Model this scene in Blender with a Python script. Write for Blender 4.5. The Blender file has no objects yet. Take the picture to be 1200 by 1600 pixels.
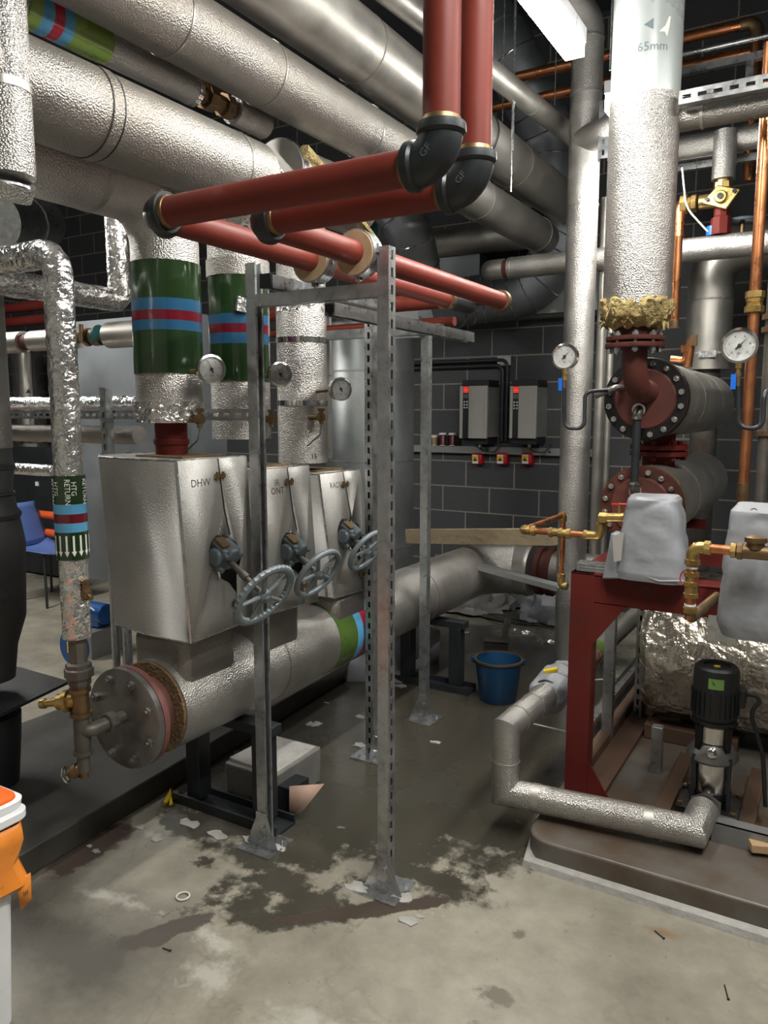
import bpy, math, random
from mathutils import Vector as V, Matrix, noise
random.seed(7)
PI = math.pi
col = bpy.context.scene.collection
# ------------------------------------------------------------------ camera
F, CX, CY = 1200.0, 600.0, 800.0
YAW, PIT = math.radians(30.6), math.atan(155/1200)
CAM = V((0, 0, 1.6))
hd = V((-math.sin(YAW), math.cos(YAW), 0)); rt = V((math.cos(YAW), math.sin(YAW), 0))
fw = hd*math.cos(PIT) + V((0, 0, -math.sin(PIT))); up = rt.cross(fw)
cam = bpy.data.cameras.new('camera'); co = bpy.data.objects.new('camera', cam); col.objects.link(co)
co.location = CAM; co.rotation_euler = (PI/2-PIT, 0, YAW)
cam.sensor_fit = 'VERTICAL'; cam.sensor_height = 36; cam.lens = 36*F/1600; cam.clip_start = 0.02
bpy.context.scene.camera = co
# surveying helpers: intersect a sight line with a plane of the room
def ray(px, py): return fw + rt*((px-CX)/F) - up*((py-CY)/F)
def at(px, py, x=None, y=None, z=None):
    d = ray(px, py)
    i, v = (0, x) if x is not None else (1, y) if y is not None else (2, z)
    return CAM + d*((v-CAM[i])/d[i])
def on(p, d, px=None, py=None):
    """point on the line p + s*d seen in column px (or row py)"""
    p = V(p)-CAM; d = V(d)
    if px is not None: k, e = (px-CX)/F, rt
    else: k, e = -(py-CY)/F, up
    s = (k*p.dot(fw)-p.dot(e))/(d.dot(e)-k*d.dot(fw))
    return CAM+p+d*s
def tang(axis, p, r, **kw):
    """free coordinate of a cylinder axis of radius r whose silhouette passes sight p (side +1/-1)"""
    i, j = {'x': (1, 2), 'y': (0, 2), 'z': (0, 1)}[axis]
    return None
def fit(axis, p1, p2, x=None, y=None, z=None):
    i, j = {'x': (1, 2), 'y': (0, 2), 'z': (0, 1)}[axis]
    a = [math.atan2(ray(*p)[j], ray(*p)[i]) for p in (p1, p2)]
    if a[1]-a[0] > PI: a[1] -= 2*PI
    if a[0]-a[1] > PI: a[0] -= 2*PI
    m = sum(a)/2; h = abs(a[0]-a[1])/2
    c, v = (0, x) if x is not None else (1, y) if y is not None else (2, z)
    t = (v-CAM[i])/math.cos(m) if c == i else (v-CAM[j])/math.sin(m)
    return CAM[i]+t*math.cos(m), CAM[j]+t*math.sin(m), t*math.sin(h)
# ------------------------------------------------------------------ materials
def newmat(name):
    m = bpy.data.materials.new(name); m.use_nodes = True
    nt = m.node_tree; b = nt.nodes['Principled BSDF']
    return m, nt, b
def N(nt, t, **kw):
    n = nt.nodes.new(t)
    for k, v in kw.items():
        if k in n.inputs: n.inputs[k].default_value = v
        else: setattr(n, k, v)
    return n
def ramp(nt, fac, stops):
    r = nt.nodes.new('ShaderNodeValToRGB'); e = r.color_ramp.elements
    while len(e) < len(stops): e.new(0.5)
    for s, (p, c) in zip(e, stops):
        s.position = p; s.color = (c, c, c, 1) if isinstance(c, (int, float)) else (*c, 1)
    nt.links.new(fac, r.inputs[0]); return r.outputs[0]
def surf(name, c, metal=0, rough=.5, var=.15, vs=6, bump=0, bs=100, bdist=.002, tex='noise', rvar=.1, c2=None, c2t=(.5, .7), c2s=3, coat=0, stretch=None, spec=None):
    """c base colour; value variation; optional second colour blotches; bump of a chosen texture"""
    m, nt, b = newmat(name); lk = nt.links
    tc = N(nt, 'ShaderNodeTexCoord'); src = tc.outputs['Object']
    if stretch:
        mp = N(nt, 'ShaderNodeMapping'); mp.inputs['Scale'].default_value = stretch; lk.new(src, mp.inputs[0]); src = mp.outputs[0]
    n1 = N(nt, 'ShaderNodeTexNoise', Scale=vs, Detail=6.0, Roughness=.6); lk.new(src, n1.inputs['Vector'])
    d = [max(0, v*(1-var)) for v in c]; l = [min(1, v*(1+var)) for v in c]
    out = ramp(nt, n1.outputs[0], [(.3, d), (.7, l)])
    if c2:
        n2 = N(nt, 'ShaderNodeTexNoise', Scale=c2s, Detail=8.0, Roughness=.65); lk.new(src, n2.inputs['Vector'])
        f = ramp(nt, n2.outputs[0], [(c2t[0], 0), (c2t[1], 1)])
        mx = N(nt, 'ShaderNodeMixRGB'); lk.new(f, mx.inputs[0]); lk.new(out, mx.inputs[1]); mx.inputs[2].default_value = (*c2, 1); out = mx.outputs[0]
    lk.new(out, b.inputs['Base Color'])
    b.inputs['Metallic'].default_value = metal
    lk.new(ramp(nt, n1.outputs[0], [(.3, max(.02, rough-rvar)), (.7, min(1, rough+rvar))]), b.inputs['Roughness'])
    if spec is not None: b.inputs['Specular IOR Level'].default_value = spec
    if coat: b.inputs['Coat Weight'].default_value = coat; b.inputs['Coat Roughness'].default_value = .08
    if bump:
        if tex == 'noise':
            t = N(nt, 'ShaderNodeTexNoise', Scale=bs, Detail=3.0); o = t.outputs[0]
        elif tex == 'voronoi':
            t = N(nt, 'ShaderNodeTexVoronoi', Scale=bs); o = t.outputs['Distance']
        elif tex == 'crinkle':
            t = N(nt, 'ShaderNodeTexVoronoi', Scale=bs, feature='DISTANCE_TO_EDGE')
            t0 = N(nt, 'ShaderNodeTexNoise', Scale=bs*.6, Detail=4.0); lk.new(src, t0.inputs['Vector'])
            ad = N(nt, 'ShaderNodeMixRGB', blend_type='ADD'); ad.inputs[0].default_value = .12; lk.new(src, ad.inputs[1]); lk.new(t0.outputs['Color'], ad.inputs[2])
            lk.new(ad.outputs[0], t.inputs['Vector'])
            mm = N(nt, 'ShaderNodeMath', operation='ADD'); t3 = N(nt, 'ShaderNodeTexNoise', Scale=bs*1.4, Detail=4.0); lk.new(src, t3.inputs['Vector'])
            lk.new(t.outputs[0], mm.inputs[0]); lk.new(t3.outputs[0], mm.inputs[1]); o = mm.outputs[0]
        if tex != 'crinkle': lk.new(src, t.inputs['Vector'])
        bp = N(nt, 'ShaderNodeBump', Strength=bump, Distance=bdist); lk.new(o, bp.inputs['Height']); lk.new(bp.outputs[0], b.inputs['Normal'])
    return m
M = dict(
 stucco=surf('stucco_aluminium', (.47, .455, .43), .86, .38, .22, 3, .8, 200, .003, 'voronoi', c2=(.28, .26, .235), c2t=(.5, .85), c2s=2.5),
 stucco_d=surf('dusty_stucco_aluminium', (.33, .315, .29), .88, .44, .2, 3, .7, 200, .0025, 'voronoi', c2=(.22, .19, .16), c2t=(.45, .8)),
 clad=surf('smooth_aluminium_cladding', (.42, .405, .37), .85, .42, .14, 5, .25, 50, .002, 'noise', c2=(.30, .28, .25), c2t=(.5, .8)),
 foil=surf('crinkled_foil', (.78, .77, .75), .95, .24, .12, 10, .7, 24, .010, 'crinkle'),
 foil_w=surf('foil_blanket', (.50, .46, .39), .9, .27, .2, 6, .8, 9, .03, 'crinkle', c2=(.21, .11, .04), c2t=(.56, .68), c2s=2.2),
 galv=surf('galvanised_steel', (.42, .435, .44), .88, .33, .18, 30, .1, 60, .001, 'voronoi'),
 galv_b=surf('bright_zinc', (.55, .57, .58), .93, .28, .12, 20, .1, 60, .001, 'noise'),
 strip=surf('bright_strap', (.7, .7, .68), 1, .15, .05, 5, .3, 40, .002, 'noise'),
 ductd=surf('spiral_duct_steel', (.24, .26, .28), .7, .5, .15, 4),
 tankm=surf('plain_vessel_sheet', (.28, .30, .30), .8, .42, .2, 2, c2=(.2, .19, .17), c2t=(.5, .8)),
 red=surf('red_oxide_pipe', (.17, .029, .019), 0, .5, .15, 5, .1, 80, .001, spec=.3),
 redc=surf('red_primer_steel', (.105, .013, .010), 0, .55, .25, 6, .1, 90, .001, c2=(.05, .016, .012), c2t=(.5, .75), spec=.2),
 rust=surf('rusty_primer', (.085, .026, .019), .1, .65, .4, 9, .3, 60, .002, c2=(.04, .02, .015), c2t=(.45, .7), c2s=6, spec=.25),
 rustp=surf('rusty_plate_face', (.105, .028, .02), .1, .55, .3, 5, .2, 60, .002, c2=(.05, .02, .015), c2t=(.5, .8)),
 black=surf('malleable_iron', (.028, .032, .036), .3, .42, .2, 8, .15, 150, .001),
 blk=surf('black_paint', (.014, .016, .019), 0, .45, .2, 6, .1, 60, .001),
 blkshine=surf('black_casting', (.012, .012, .013), .2, .3, .2, 6),
 brass=surf('brass', (.52, .36, .13), .9, .33, .2, 14, c2=(.26, .17, .08), c2t=(.5, .75), c2s=12),
 bronze=surf('tarnished_bronze', (.26, .17, .085), .85, .42, .3, 14, .3, 80, .001, c2=(.10, .075, .05), c2t=(.45, .7), c2s=14),
 copper=surf('copper', (.62, .25, .11), .95, .3, .18, 8, c2=(.30, .12, .06), c2t=(.5, .75), c2s=6),
 green=surf('green_band', (.013, .034, .010), 0, .18, .15, 5, .25, 20, .003, coat=.5),
 greenl=surf('light_green_band', (.20, .30, .06), 0, .25, .12, 5, coat=.4),
 blue=surf('blue_band', (.018, .085, .17), 0, .2, .1, 5, coat=.5), crimson=surf('crimson_band', (.12, .006, .014), 0, .2, .1, 5, coat=.5),
 bluel=surf('light_blue_band', (.09, .33, .55), 0, .25, .1, 5, coat=.4), crimsonl=surf('pink_red_band', (.42, .02, .05), 0, .25, .1, 5, coat=.4),
 white=surf('white_plastic', (.72, .73, .74), 0, .35, .03, 4), offw=surf('off_white', (.6, .59, .55), 0, .6, .08, 6),
 orange=surf('orange_plastic', (.85, .13, .015), 0, .35, .04, 4), bag=surf('orange_bag', (.75, .24, .03), 0, .35, .15, 9, .4, 14, .01),
 gwool=surf('mineral_wool', (.34, .265, .11), 0, .95, .3, 30, 1, 70, .02, c2=(.22, .13, .04), c2t=(.5, .7), c2s=14),
 wool_d=surf('old_wool', (.16, .10, .045), 0, .95, .3, 20, 1, 70, .01),
 jacket=surf('grey_fabric_jacket', (.25, .26, .28), 0, .5, .1, 4, .4, 7, .03, c2=(.22, .22, .24), c2t=(.55, .8)),
 rag=surf('dull_plastic_sheet', (.20, .20, .195), 0, .5, .2, 5, .5, 12, .02),
 heatsink=surf('heatsink_aluminium', (.40, .40, .39), .6, .5, .1, 3, stretch=(1, 1, 8)), conc_d=surf('stained_plinth', (.062, .058, .05), 0, .5, .3, 4, .3, 20, .004, c2=(.03, .026, .022), c2t=(.45, .75)),
 stucco_b=surf('dented_stucco_box', (.44, .43, .405), .58, .46, .2, 3, .8, 200, .003, c2=(.34, .32, .29), c2t=(.5, .8), c2s=3),
 conc_r=surf('rust_stained_plinth', (.125, .115, .10), 0, .4, .25, 3, .3, 20, .004, c2=(.085, .052, .032), c2t=(.42, .62), c2s=2.2), pinkp=surf('faded_primer', (.15, .055, .048), 0, .55, .25, 8, c2=(.08, .05, .045), c2t=(.45, .7)),
 greenm=surf('mid_green_band', (.06, .115, .02), 0, .3, .15, 5, coat=.3),
 painted=surf('grey_paint_enamel', (.12, .15, .165), .2, .4, .1, 8, .15, 90, .001),
 dustgrey=surf('grey_paint_wheel', (.17, .20, .215), .2, .42, .12, 12),
 vessel=surf('charcoal_vessel', (.035, .036, .035), 0, .6, .2, 5, .15, 60, .001),
 dial=surf('dial_face', (.75, .76, .74), 0, .3, .02, 4), ink=surf('ink', (.02, .02, .02), 0, .5, 0, 4),
 inkw=surf('white_ink', (.75, .77, .7), 0, .5, 0, 4),
 chrome=surf('chrome', (.62, .62, .6), 1, .2, .05, 4), bluep=surf('blue_cap', (.01, .12, .55), 0, .35, .05, 4),
 bucket=surf('blue_bucket', (.008, .05, .12), 0, .4, .1, 5), mud=surf('muddy_inside', (.05, .033, .018), 0, .6, .3, 6),
 wood=surf('dirty_plank', (.30, .235, .15), 0, .75, .2, 6, .2, 30, .002, c2=(.09, .06, .035), c2t=(.55, .72), c2s=7, stretch=(1, 4, 4)),
 timber=surf('skid_timber', (.10, .055, .033), 0, .7, .3, 6, .2, 30, .002, c2=(.045, .026, .018), c2t=(.45, .7)),
 woodl=surf('pale_wood', (.42, .28, .15), 0, .7, .15, 8),
 conc=surf('concrete_screed', (.15, .145, .135), 0, .55, .2, 4, .3, 20, .004, c2=(.07, .06, .05), c2t=(.45, .75)),
 plast=surf('plaster_lump', (.33, .32, .30), 0, .8, .2, 14, .6, 40, .01),
 ssteel=surf('stainless', (.55, .53, .50), 1, .2, .12, 3, stretch=(8, 8, 1)),
 cast=surf('cast_steel', (.22, .21, .20), .8, .38, .2, 10, .2, 90, .001),
 dirtysteel=surf('dirty_pipe_steel', (.13, .12, .105), .6, .5, .3, 12, .2, 80, .001, c2=(.13, .06, .03), c2t=(.55, .75), c2s=9),
 yellow=surf('yellow', (.7, .5, .02), 0, .5, .05, 5), redp=surf('red_plastic', (.45, .008, .012), 0, .35, .05, 5),
 greenlab=surf('green_label', (.22, .42, .10), 0, .5, .1, 40), vsdg=surf('inverter_cover', (.42, .41, .38), .1, .45, .04, 3),
 chairb=surf('blue_chair_shell', (.10, .17, .42), 0, .4, .05, 3), chairr=surf('red_chair_shell', (.5, .03, .04), 0, .4, .05, 3),
 pumpb=surf('blue_pump_paint', (.01, .07, .24), 0, .35, .1, 5), cork=surf('tan_pipe_insulation', (.38, .27, .16), 0, .8, .2, 14),
 card=surf('torn_card', (.42, .28, .22), 0, .8, .2, 9), opipe=surf('orange_pipe', (.60, .09, .02), 0, .4, .08, 5),
 teal=surf('teal_cap', (.01, .10, .10), 0, .4, .1, 5), cup=surf('maroon_cup', (.11, .004, .02), 0, .4, .03, 5), kraft=surf('kraft_cup', (.38, .25, .11), 0, .6, .05, 5),
 greyp=surf('grey_painted_cladding', (.36, .39, .38), .15, .3, .05, 3, .35, 12, .006, coat=.5),
 sheet=surf('grey_panel', (.30, .31, .31), .7, .45, .15, 2),
)
# floor: damp power-floated concrete with puddles, lime bloom and rust stains
def floor_mat():
    m, nt, b = newmat('damp_concrete_floor'); lk = nt.links
    tc = N(nt, 'ShaderNodeTexCoord'); src = tc.outputs['Object']
    def ns(s, d=8.0, r=.6, off=(0, 0, 0), dist=0.0):
        mp = N(nt, 'ShaderNodeMapping'); mp.inputs['Location'].default_value = off; lk.new(src, mp.inputs[0])
        n = N(nt, 'ShaderNodeTexNoise', Scale=s, Detail=d, Roughness=r, Distortion=dist); lk.new(mp.outputs[0], n.inputs['Vector']); return n.outputs[0]
    def mix(f, a, c):
        x = N(nt, 'ShaderNodeMixRGB'); lk.new(f, x.inputs[0]); lk.new(a, x.inputs[1])
        if isinstance(c, tuple): x.inputs[2].default_value = (*c, 1)
        else: lk.new(c, x.inputs[2])
        return x.outputs[0]
    base = ramp(nt, ns(1.6), [(.3, (.235, .215, .172)), (.55, (.29, .268, .215)), (.75, (.34, .318, .262))])
    fine = ramp(nt, ns(7, 10.0, .7), [(.3, .68), (.65, 1.05)])
    mul = N(nt, 'ShaderNodeMixRGB', blend_type='MULTIPLY'); mul.inputs[0].default_value = 1; lk.new(base, mul.inputs[1]); lk.new(fine, mul.inputs[2]); base = mul.outputs[0]
    def spot(x, y, rx, ry, ang=0.0, edge=.35, dist=.35, sc=3.0):
        """irregular blotch centred at world x,y"""
        mp = N(nt, 'ShaderNodeMapping', vector_type='TEXTURE'); mp.inputs['Location'].default_value = (x, y, 0); mp.inputs['Rotation'].default_value = (0, 0, ang); mp.inputs['Scale'].default_value = (rx, ry, 1)
        lk.new(src, mp.inputs[0])
        ln = N(nt, 'ShaderNodeVectorMath', operation='LENGTH'); sp = N(nt, 'ShaderNodeVectorMath', operation='MULTIPLY'); sp.inputs[1].default_value = (1, 1, 0)
        lk.new(mp.outputs[0], sp.inputs[0]); lk.new(sp.outputs[0], ln.inputs[0])
        nn = ns(sc, 8.0, .65, (x*3, y*5, 1)); a = N(nt, 'ShaderNodeMath', operation='MULTIPLY_ADD'); a.inputs[1].default_value = dist*4; a.inputs[2].default_value = -dist*2
        lk.new(nn, a.inputs[0]); s = N(nt, 'ShaderNodeMath', operation='ADD'); lk.new(ln.outputs['Value'], s.inputs[0]); lk.new(a.outputs[0], s.inputs[1])
        return ramp(nt, s.outputs[0], [(max(0, .9-edge), 1), (.9, 0)])
    wet = spot(-1.75, 3.35, 1.15, 1.75, 0.0, .08, .3, 3.5)      # wet dark area round the frame and under the header
    wet2 = spot(-2.0, 4.2, 1.4, 1.6, 0, .3, .3, 2)
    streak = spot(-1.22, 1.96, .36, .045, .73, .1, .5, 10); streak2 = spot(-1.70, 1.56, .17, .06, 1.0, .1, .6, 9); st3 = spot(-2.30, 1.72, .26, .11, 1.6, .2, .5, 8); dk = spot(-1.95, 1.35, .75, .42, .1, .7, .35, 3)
    td = ramp(nt, ns(1.1, 5.0, .5, (3, 1, 0)), [(.494, 0), (.498, .7), (.502, 0)]); base = mix(td, base, (.17, .155, .125))
    c = mix(wet, base, (.052, .048, .037)); c = mix(wet2, c, (.05, .045, .035))
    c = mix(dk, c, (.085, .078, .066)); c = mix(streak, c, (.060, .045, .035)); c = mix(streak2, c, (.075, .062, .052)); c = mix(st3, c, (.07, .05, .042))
    for (x, y, rx, ry, a) in [(-1.97, 1.58, .24, .05, .13), (-1.53, 1.60, .18, .06, -.03), (-1.45, 1.48, .12, .10, .6), (-2.18, 1.92, .06, .04, .05), (-1.1, 1.45, .2, .12, 0)]:
        c = mix(spot(x, y, rx*.8, ry*.8, a, .6, .75, 14), c, (.36, .345, .30))
    for (x, y, rx, ry) in [(-.37, 2.33, .10, .04), (-.30, 1.75, .08, .1)]:
        c = mix(spot(x, y, rx*.8, ry*.8, 0, .85, .4, 9), c, (.22, .14, .075))
    for (x, y, rx, ry) in [(-.72, 1.82, .07, .05), (-.68, 1.68, .07, .05), (-.88, 1.52, .04, .03), (-.75, 2.1, .03, .03)]:
        c = mix(spot(x, y, rx, ry, 0, .3, .6, 16), c, (.13, .115, .09))
    sp = ramp(nt, ns(60, 3.0), [(.70, 0), (.74, 1)]); c = mix(sp, c, (.09, .075, .06))
    # drying tide line
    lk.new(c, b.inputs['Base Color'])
    r0 = ramp(nt, ns(2.2, 8.0, .6, (5, 5, 0)), [(.38, .22), (.62, .5)])
    r1 = mix(wet, r0, ramp(nt, ns(3), [(.4, .10), (.62, .34)])); r1 = mix(wet2, r1, (.16, .16, .16)); r1 = mix(streak, r1, (.3, .3, .3)); lk.new(r1, b.inputs['Roughness'])
    bp = N(nt, 'ShaderNodeBump', Strength=.25, Distance=.01); lk.new(ns(9), bp.inputs['Height']); lk.new(bp.outputs[0], b.inputs['Normal'])
    return m
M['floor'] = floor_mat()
def block_mat():
    m, nt, b = newmat('dark_blockwork'); lk = nt.links
    tc = N(nt, 'ShaderNodeTexCoord'); sx = N(nt, 'ShaderNodeSeparateXYZ'); lk.new(tc.outputs['Object'], sx.inputs[0])
    ad = N(nt, 'ShaderNodeMath', operation='ADD'); lk.new(sx.outputs['X'], ad.inputs[0]); lk.new(sx.outputs['Y'], ad.inputs[1])
    cb = N(nt, 'ShaderNodeCombineXYZ'); lk.new(ad.outputs[0], cb.inputs['X'])
    zz = N(nt, 'ShaderNodeMath', operation='ADD'); zz.inputs[1].default_value = -.052; lk.new(sx.outputs['Z'], zz.inputs[0]); lk.new(zz.outputs[0], cb.inputs['Y'])
    br = N(nt, 'ShaderNodeTexBrick', Scale=1.0); br.inputs['Brick Width'].default_value = .45; br.inputs['Row Height'].default_value = .225
    br.inputs['Mortar Size'].default_value = .006; br.inputs['Mortar Smooth'].default_value = .1
    br.inputs['Color1'].default_value = (.055, .060, .066, 1); br.inputs['Color2'].default_value = (.072, .077, .082, 1); br.inputs['Mortar'].default_value = (.30, .27, .235, 1)
    lk.new(cb.outputs[0], br.inputs['Vector'])
    n = N(nt, 'ShaderNodeTexNoise', Scale=90.0, Detail=4.0); lk.new(tc.outputs['Object'], n.inputs['Vector'])
    mu = N(nt, 'ShaderNodeMixRGB', blend_type='MULTIPLY'); mu.inputs[0].default_value = 1; lk.new(br.outputs['Color'], mu.inputs[1]); lk.new(ramp(nt, n.outputs[0], [(.35, .6), (.65, 1)]), mu.inputs[2])
    lk.new(mu.outputs[0], b.inputs['Base Color']); b.inputs['Roughness'].default_value = .65
    bp = N(nt, 'ShaderNodeBump', Strength=.5, Distance=.004); lk.new(n.outputs[0], bp.inputs['Height']); lk.new(bp.outputs[0], b.inputs['Normal'])
    return m
M['block'] = block_mat()
M['ceil'] = surf('dark_soffit', (.045, .05, .056), 0, .8, .2, 3)
def emit(name, c, s):
    m, nt, b = newmat(name); b.inputs['Emission Color'].default_value = (*c, 1); b.inputs['Emission Strength'].default_value = s; b.inputs['Base Color'].default_value = (*c, 1); return m
M['tube'] = emit('lit_tube', (1, .985, .94), 44)
M['led'] = emit('red_lit_label', (1, .05, .03), .35)
# ------------------------------------------------------------------ geometry
def frame(d, hint=None):
    d = V(d).normalized(); h = V(hint) if hint is not None else V((0, 0, 1)) if abs(d.z) < .9 else V((0, 1, 0))
    a = (h-d*h.dot(d))
    if a.length < 1e-5: a = d.orthogonal()
    a.normalize(); return a, d.cross(a)
def arc(pts, R, k=8):
    """round the corners of a polyline"""
    pts = [V(p) for p in pts]; out = [pts[0]]
    for i in range(1, len(pts)-1):
        a, b, c = pts[i-1], pts[i], pts[i+1]; u, w = (a-b).normalized(), (c-b).normalized()
        th = u.angle(w); 
        if th > PI-.02: out.append(b); continue
        t = min(R/math.tan(th/2), (a-b).length*.49 if i > 1 else (a-b).length*.98, (c-b).length*.49 if i < len(pts)-2 else (c-b).length*.98)
        Rr = t*math.tan(th/2); cen = b+(u+w).normalized()*(Rr/math.sin(th/2)); s0 = b+u*t-cen; s1 = b+w*t-cen; al = s0.angle(s1)
        for q in range(k+1):
            f = q/k; out.append(cen+(s0*math.sin((1-f)*al)+s1*math.sin(f*al))/math.sin(al))
    out.append(pts[-1]); return out
class G:
    def __init__(s): s.v = []; s.f = []
    def add(s, vs, fs):
        o = len(s.v); s.v += [V(p) for p in vs]; s.f += [tuple(i+o for i in f) for f in fs]; return s
    def box(s, c, sz, X=None, Z=None):
        c = V(c); hx, hy, hz = [q/2 for q in sz]
        if X is not None:
            X = V(X).normalized(); Zz = V(Z) if Z is not None else V((0, 0, 1)); Zz = (Zz-X*Zz.dot(X)).normalized(); Yy = Zz.cross(X)
        else: X, Yy, Zz = V((1, 0, 0)), V((0, 1, 0)), V((0, 0, 1))
        vs = [c+X*(a*hx)+Yy*(b*hy)+Zz*(d*hz) for a in (-1, 1) for b in (-1, 1) for d in (-1, 1)]
        return s.add(vs, [(0, 1, 3, 2), (4, 6, 7, 5), (0, 4, 5, 1), (2, 3, 7, 6), (0, 2, 6, 4), (1, 5, 7, 3)])
    def bx(s, x0, x1, y0, y1, z0, z1): return s.box(((x0+x1)/2, (y0+y1)/2, (z0+z1)/2), (abs(x1-x0), abs(y1-y0), abs(z1-z0)))
    def bar(s, a, b, w, h, up_=(0, 0, 1)):
        a, b = V(a), V(b); return s.box((a+b)/2, ((b-a).length, w, h), b-a, up_)
    def hexa(s, p): return s.add(p, [(0, 1, 3, 2), (4, 6, 7, 5), (0, 4, 5, 1), (2, 3, 7, 6), (0, 2, 6, 4), (1, 5, 7, 3)])
    def tube(s, pts, r, n=24, caps=True, jit=0, js=20):
        pts = [V(p) for p in pts]; m = len(pts); rs = r if isinstance(r, (list, tuple)) else [r]*m
        t0 = (pts[1]-pts[0]).normalized(); a, b = frame(t0); vs = []; o = len(s.v)
        for i, p in enumerate(pts):
            ti = (pts[i]-pts[i-1]).normalized() if i else t0
            to = (pts[i+1]-pts[i]).normalized() if i < m-1 else ti
            if i:
                q = tp.rotation_difference(ti); a = q @ a; b = q @ b
            tp = ti
            nb = (ti+to)
            if nb.length < 1e-4: nb = ti
            nb.normalize()
            for k in range(n):
                an = 2*PI*k/n; e = a*math.cos(an)+b*math.sin(an)
                off = e*rs[i]; 
                w = p+off-ti*(off.dot(nb)/max(.25, ti.dot(nb)))
                if jit:
                    w += e*jit*(noise.noise(w*js)+.5*noise.noise(w*js*2.3))
                vs.append(w)
        fs = [(i*n+k, i*n+(k+1) % n, (i+1)*n+(k+1) % n, (i+1)*n+k) for i in range(m-1) for k in range(n)]
        if caps: fs += [tuple(range(n-1, -1, -1)), tuple((m-1)*n+k for k in range(n))]
        return s.add(vs, fs)
    def cyl(s, a, b, r, n=24, r2=None, caps=True): return s.tube([a, b], [r, r if r2 is None else r2], n, caps)
    def lathe(s, prof, o, ax=(0, 0, 1), n=32, hint=None, cap=True):
        ax = V(ax).normalized(); a, b = frame(ax, hint); o = V(o); m = len(prof)
        vs = [o+ax*h+(a*math.cos(2*PI*k/n)+b*math.sin(2*PI*k/n))*r for r, h in prof for k in range(n)]
        fs = [(i*n+k, i*n+(k+1) % n, (i+1)*n+(k+1) % n, (i+1)*n+k) for i in range(m-1) for k in range(n)]
        if cap and prof[0][0] > 1e-4: fs.append(tuple(range(n-1, -1, -1)))
        if cap and prof[-1][0] > 1e-4: fs.append(tuple((m-1)*n+k for k in range(n)))
        return s.add(vs, fs)
    def torus(s, c, ax, R, r, n=36, m=10, a0=0, a1=2*PI, toothed=0):
        a, b = frame(ax); ax = V(ax).normalized(); c = V(c); full = abs(a1-a0-2*PI) < 1e-4; cnt = n if full else n+1
        vs = []
        for i in range(cnt):
            an = a0+(a1-a0)*i/n; e = a*math.cos(an)+b*math.sin(an); rr = r*(1+toothed*(i % 2))
            for k in range(m): vs.append(c+e*(R+rr*math.cos(2*PI*k/m))+ax*(r*math.sin(2*PI*k/m)))
        fs = [(i*m+k, i*m+(k+1) % m, ((i+1) % cnt)*m+(k+1) % m, ((i+1) % cnt)*m+k) for i in range(n) for k in range(m)]
        return s.add(vs, fs)
    def prism(s, pts, d):
        """planar polygon extruded by vector d"""
        pts = [V(p) for p in pts]; n = len(pts); d = V(d)
        return s.add(pts+[p+d for p in pts], [tuple(range(n-1, -1, -1)), tuple(range(n, 2*n))]+[(i, (i+1) % n, n+(i+1) % n, n+i) for i in range(n)])
    def hexnut(s, c, ax, r, h): return s.cyl(c, V(c)+V(ax).normalized()*h, r, 6)
    def jitter(s, a, sc=8):
        for i, p in enumerate(s.v):
            s.v[i] = p+V((noise.noise(p*sc), noise.noise(p*sc+V((7, 3, 1))), noise.noise(p*sc+V((1, 9, 4)))))*a
        return s
def txt(text, size, mapf):
    """letters as a mesh; mapf(x,y)->point"""
    cu = bpy.data.curves.new('t', 'FONT'); cu.body = text; cu.size = size; cu.align_x = 'CENTER'; cu.align_y = 'CENTER'; cu.resolution_u = 2
    ob = bpy.data.objects.new('t', cu); me = bpy.data.meshes.new_from_object(ob); g = G()
    g.v = [mapf(v.co.x, v.co.y) for v in me.vertices]; g.f = [tuple(p.vertices) for p in me.polygons]
    bpy.data.objects.remove(ob); bpy.data.curves.remove(cu); bpy.data.meshes.remove(me); return g
def plane_map(o, X, Y):
    o, X, Y = V(o), V(X).normalized(), V(Y).normalized(); return lambda x, y: o+X*x+Y*y
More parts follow.
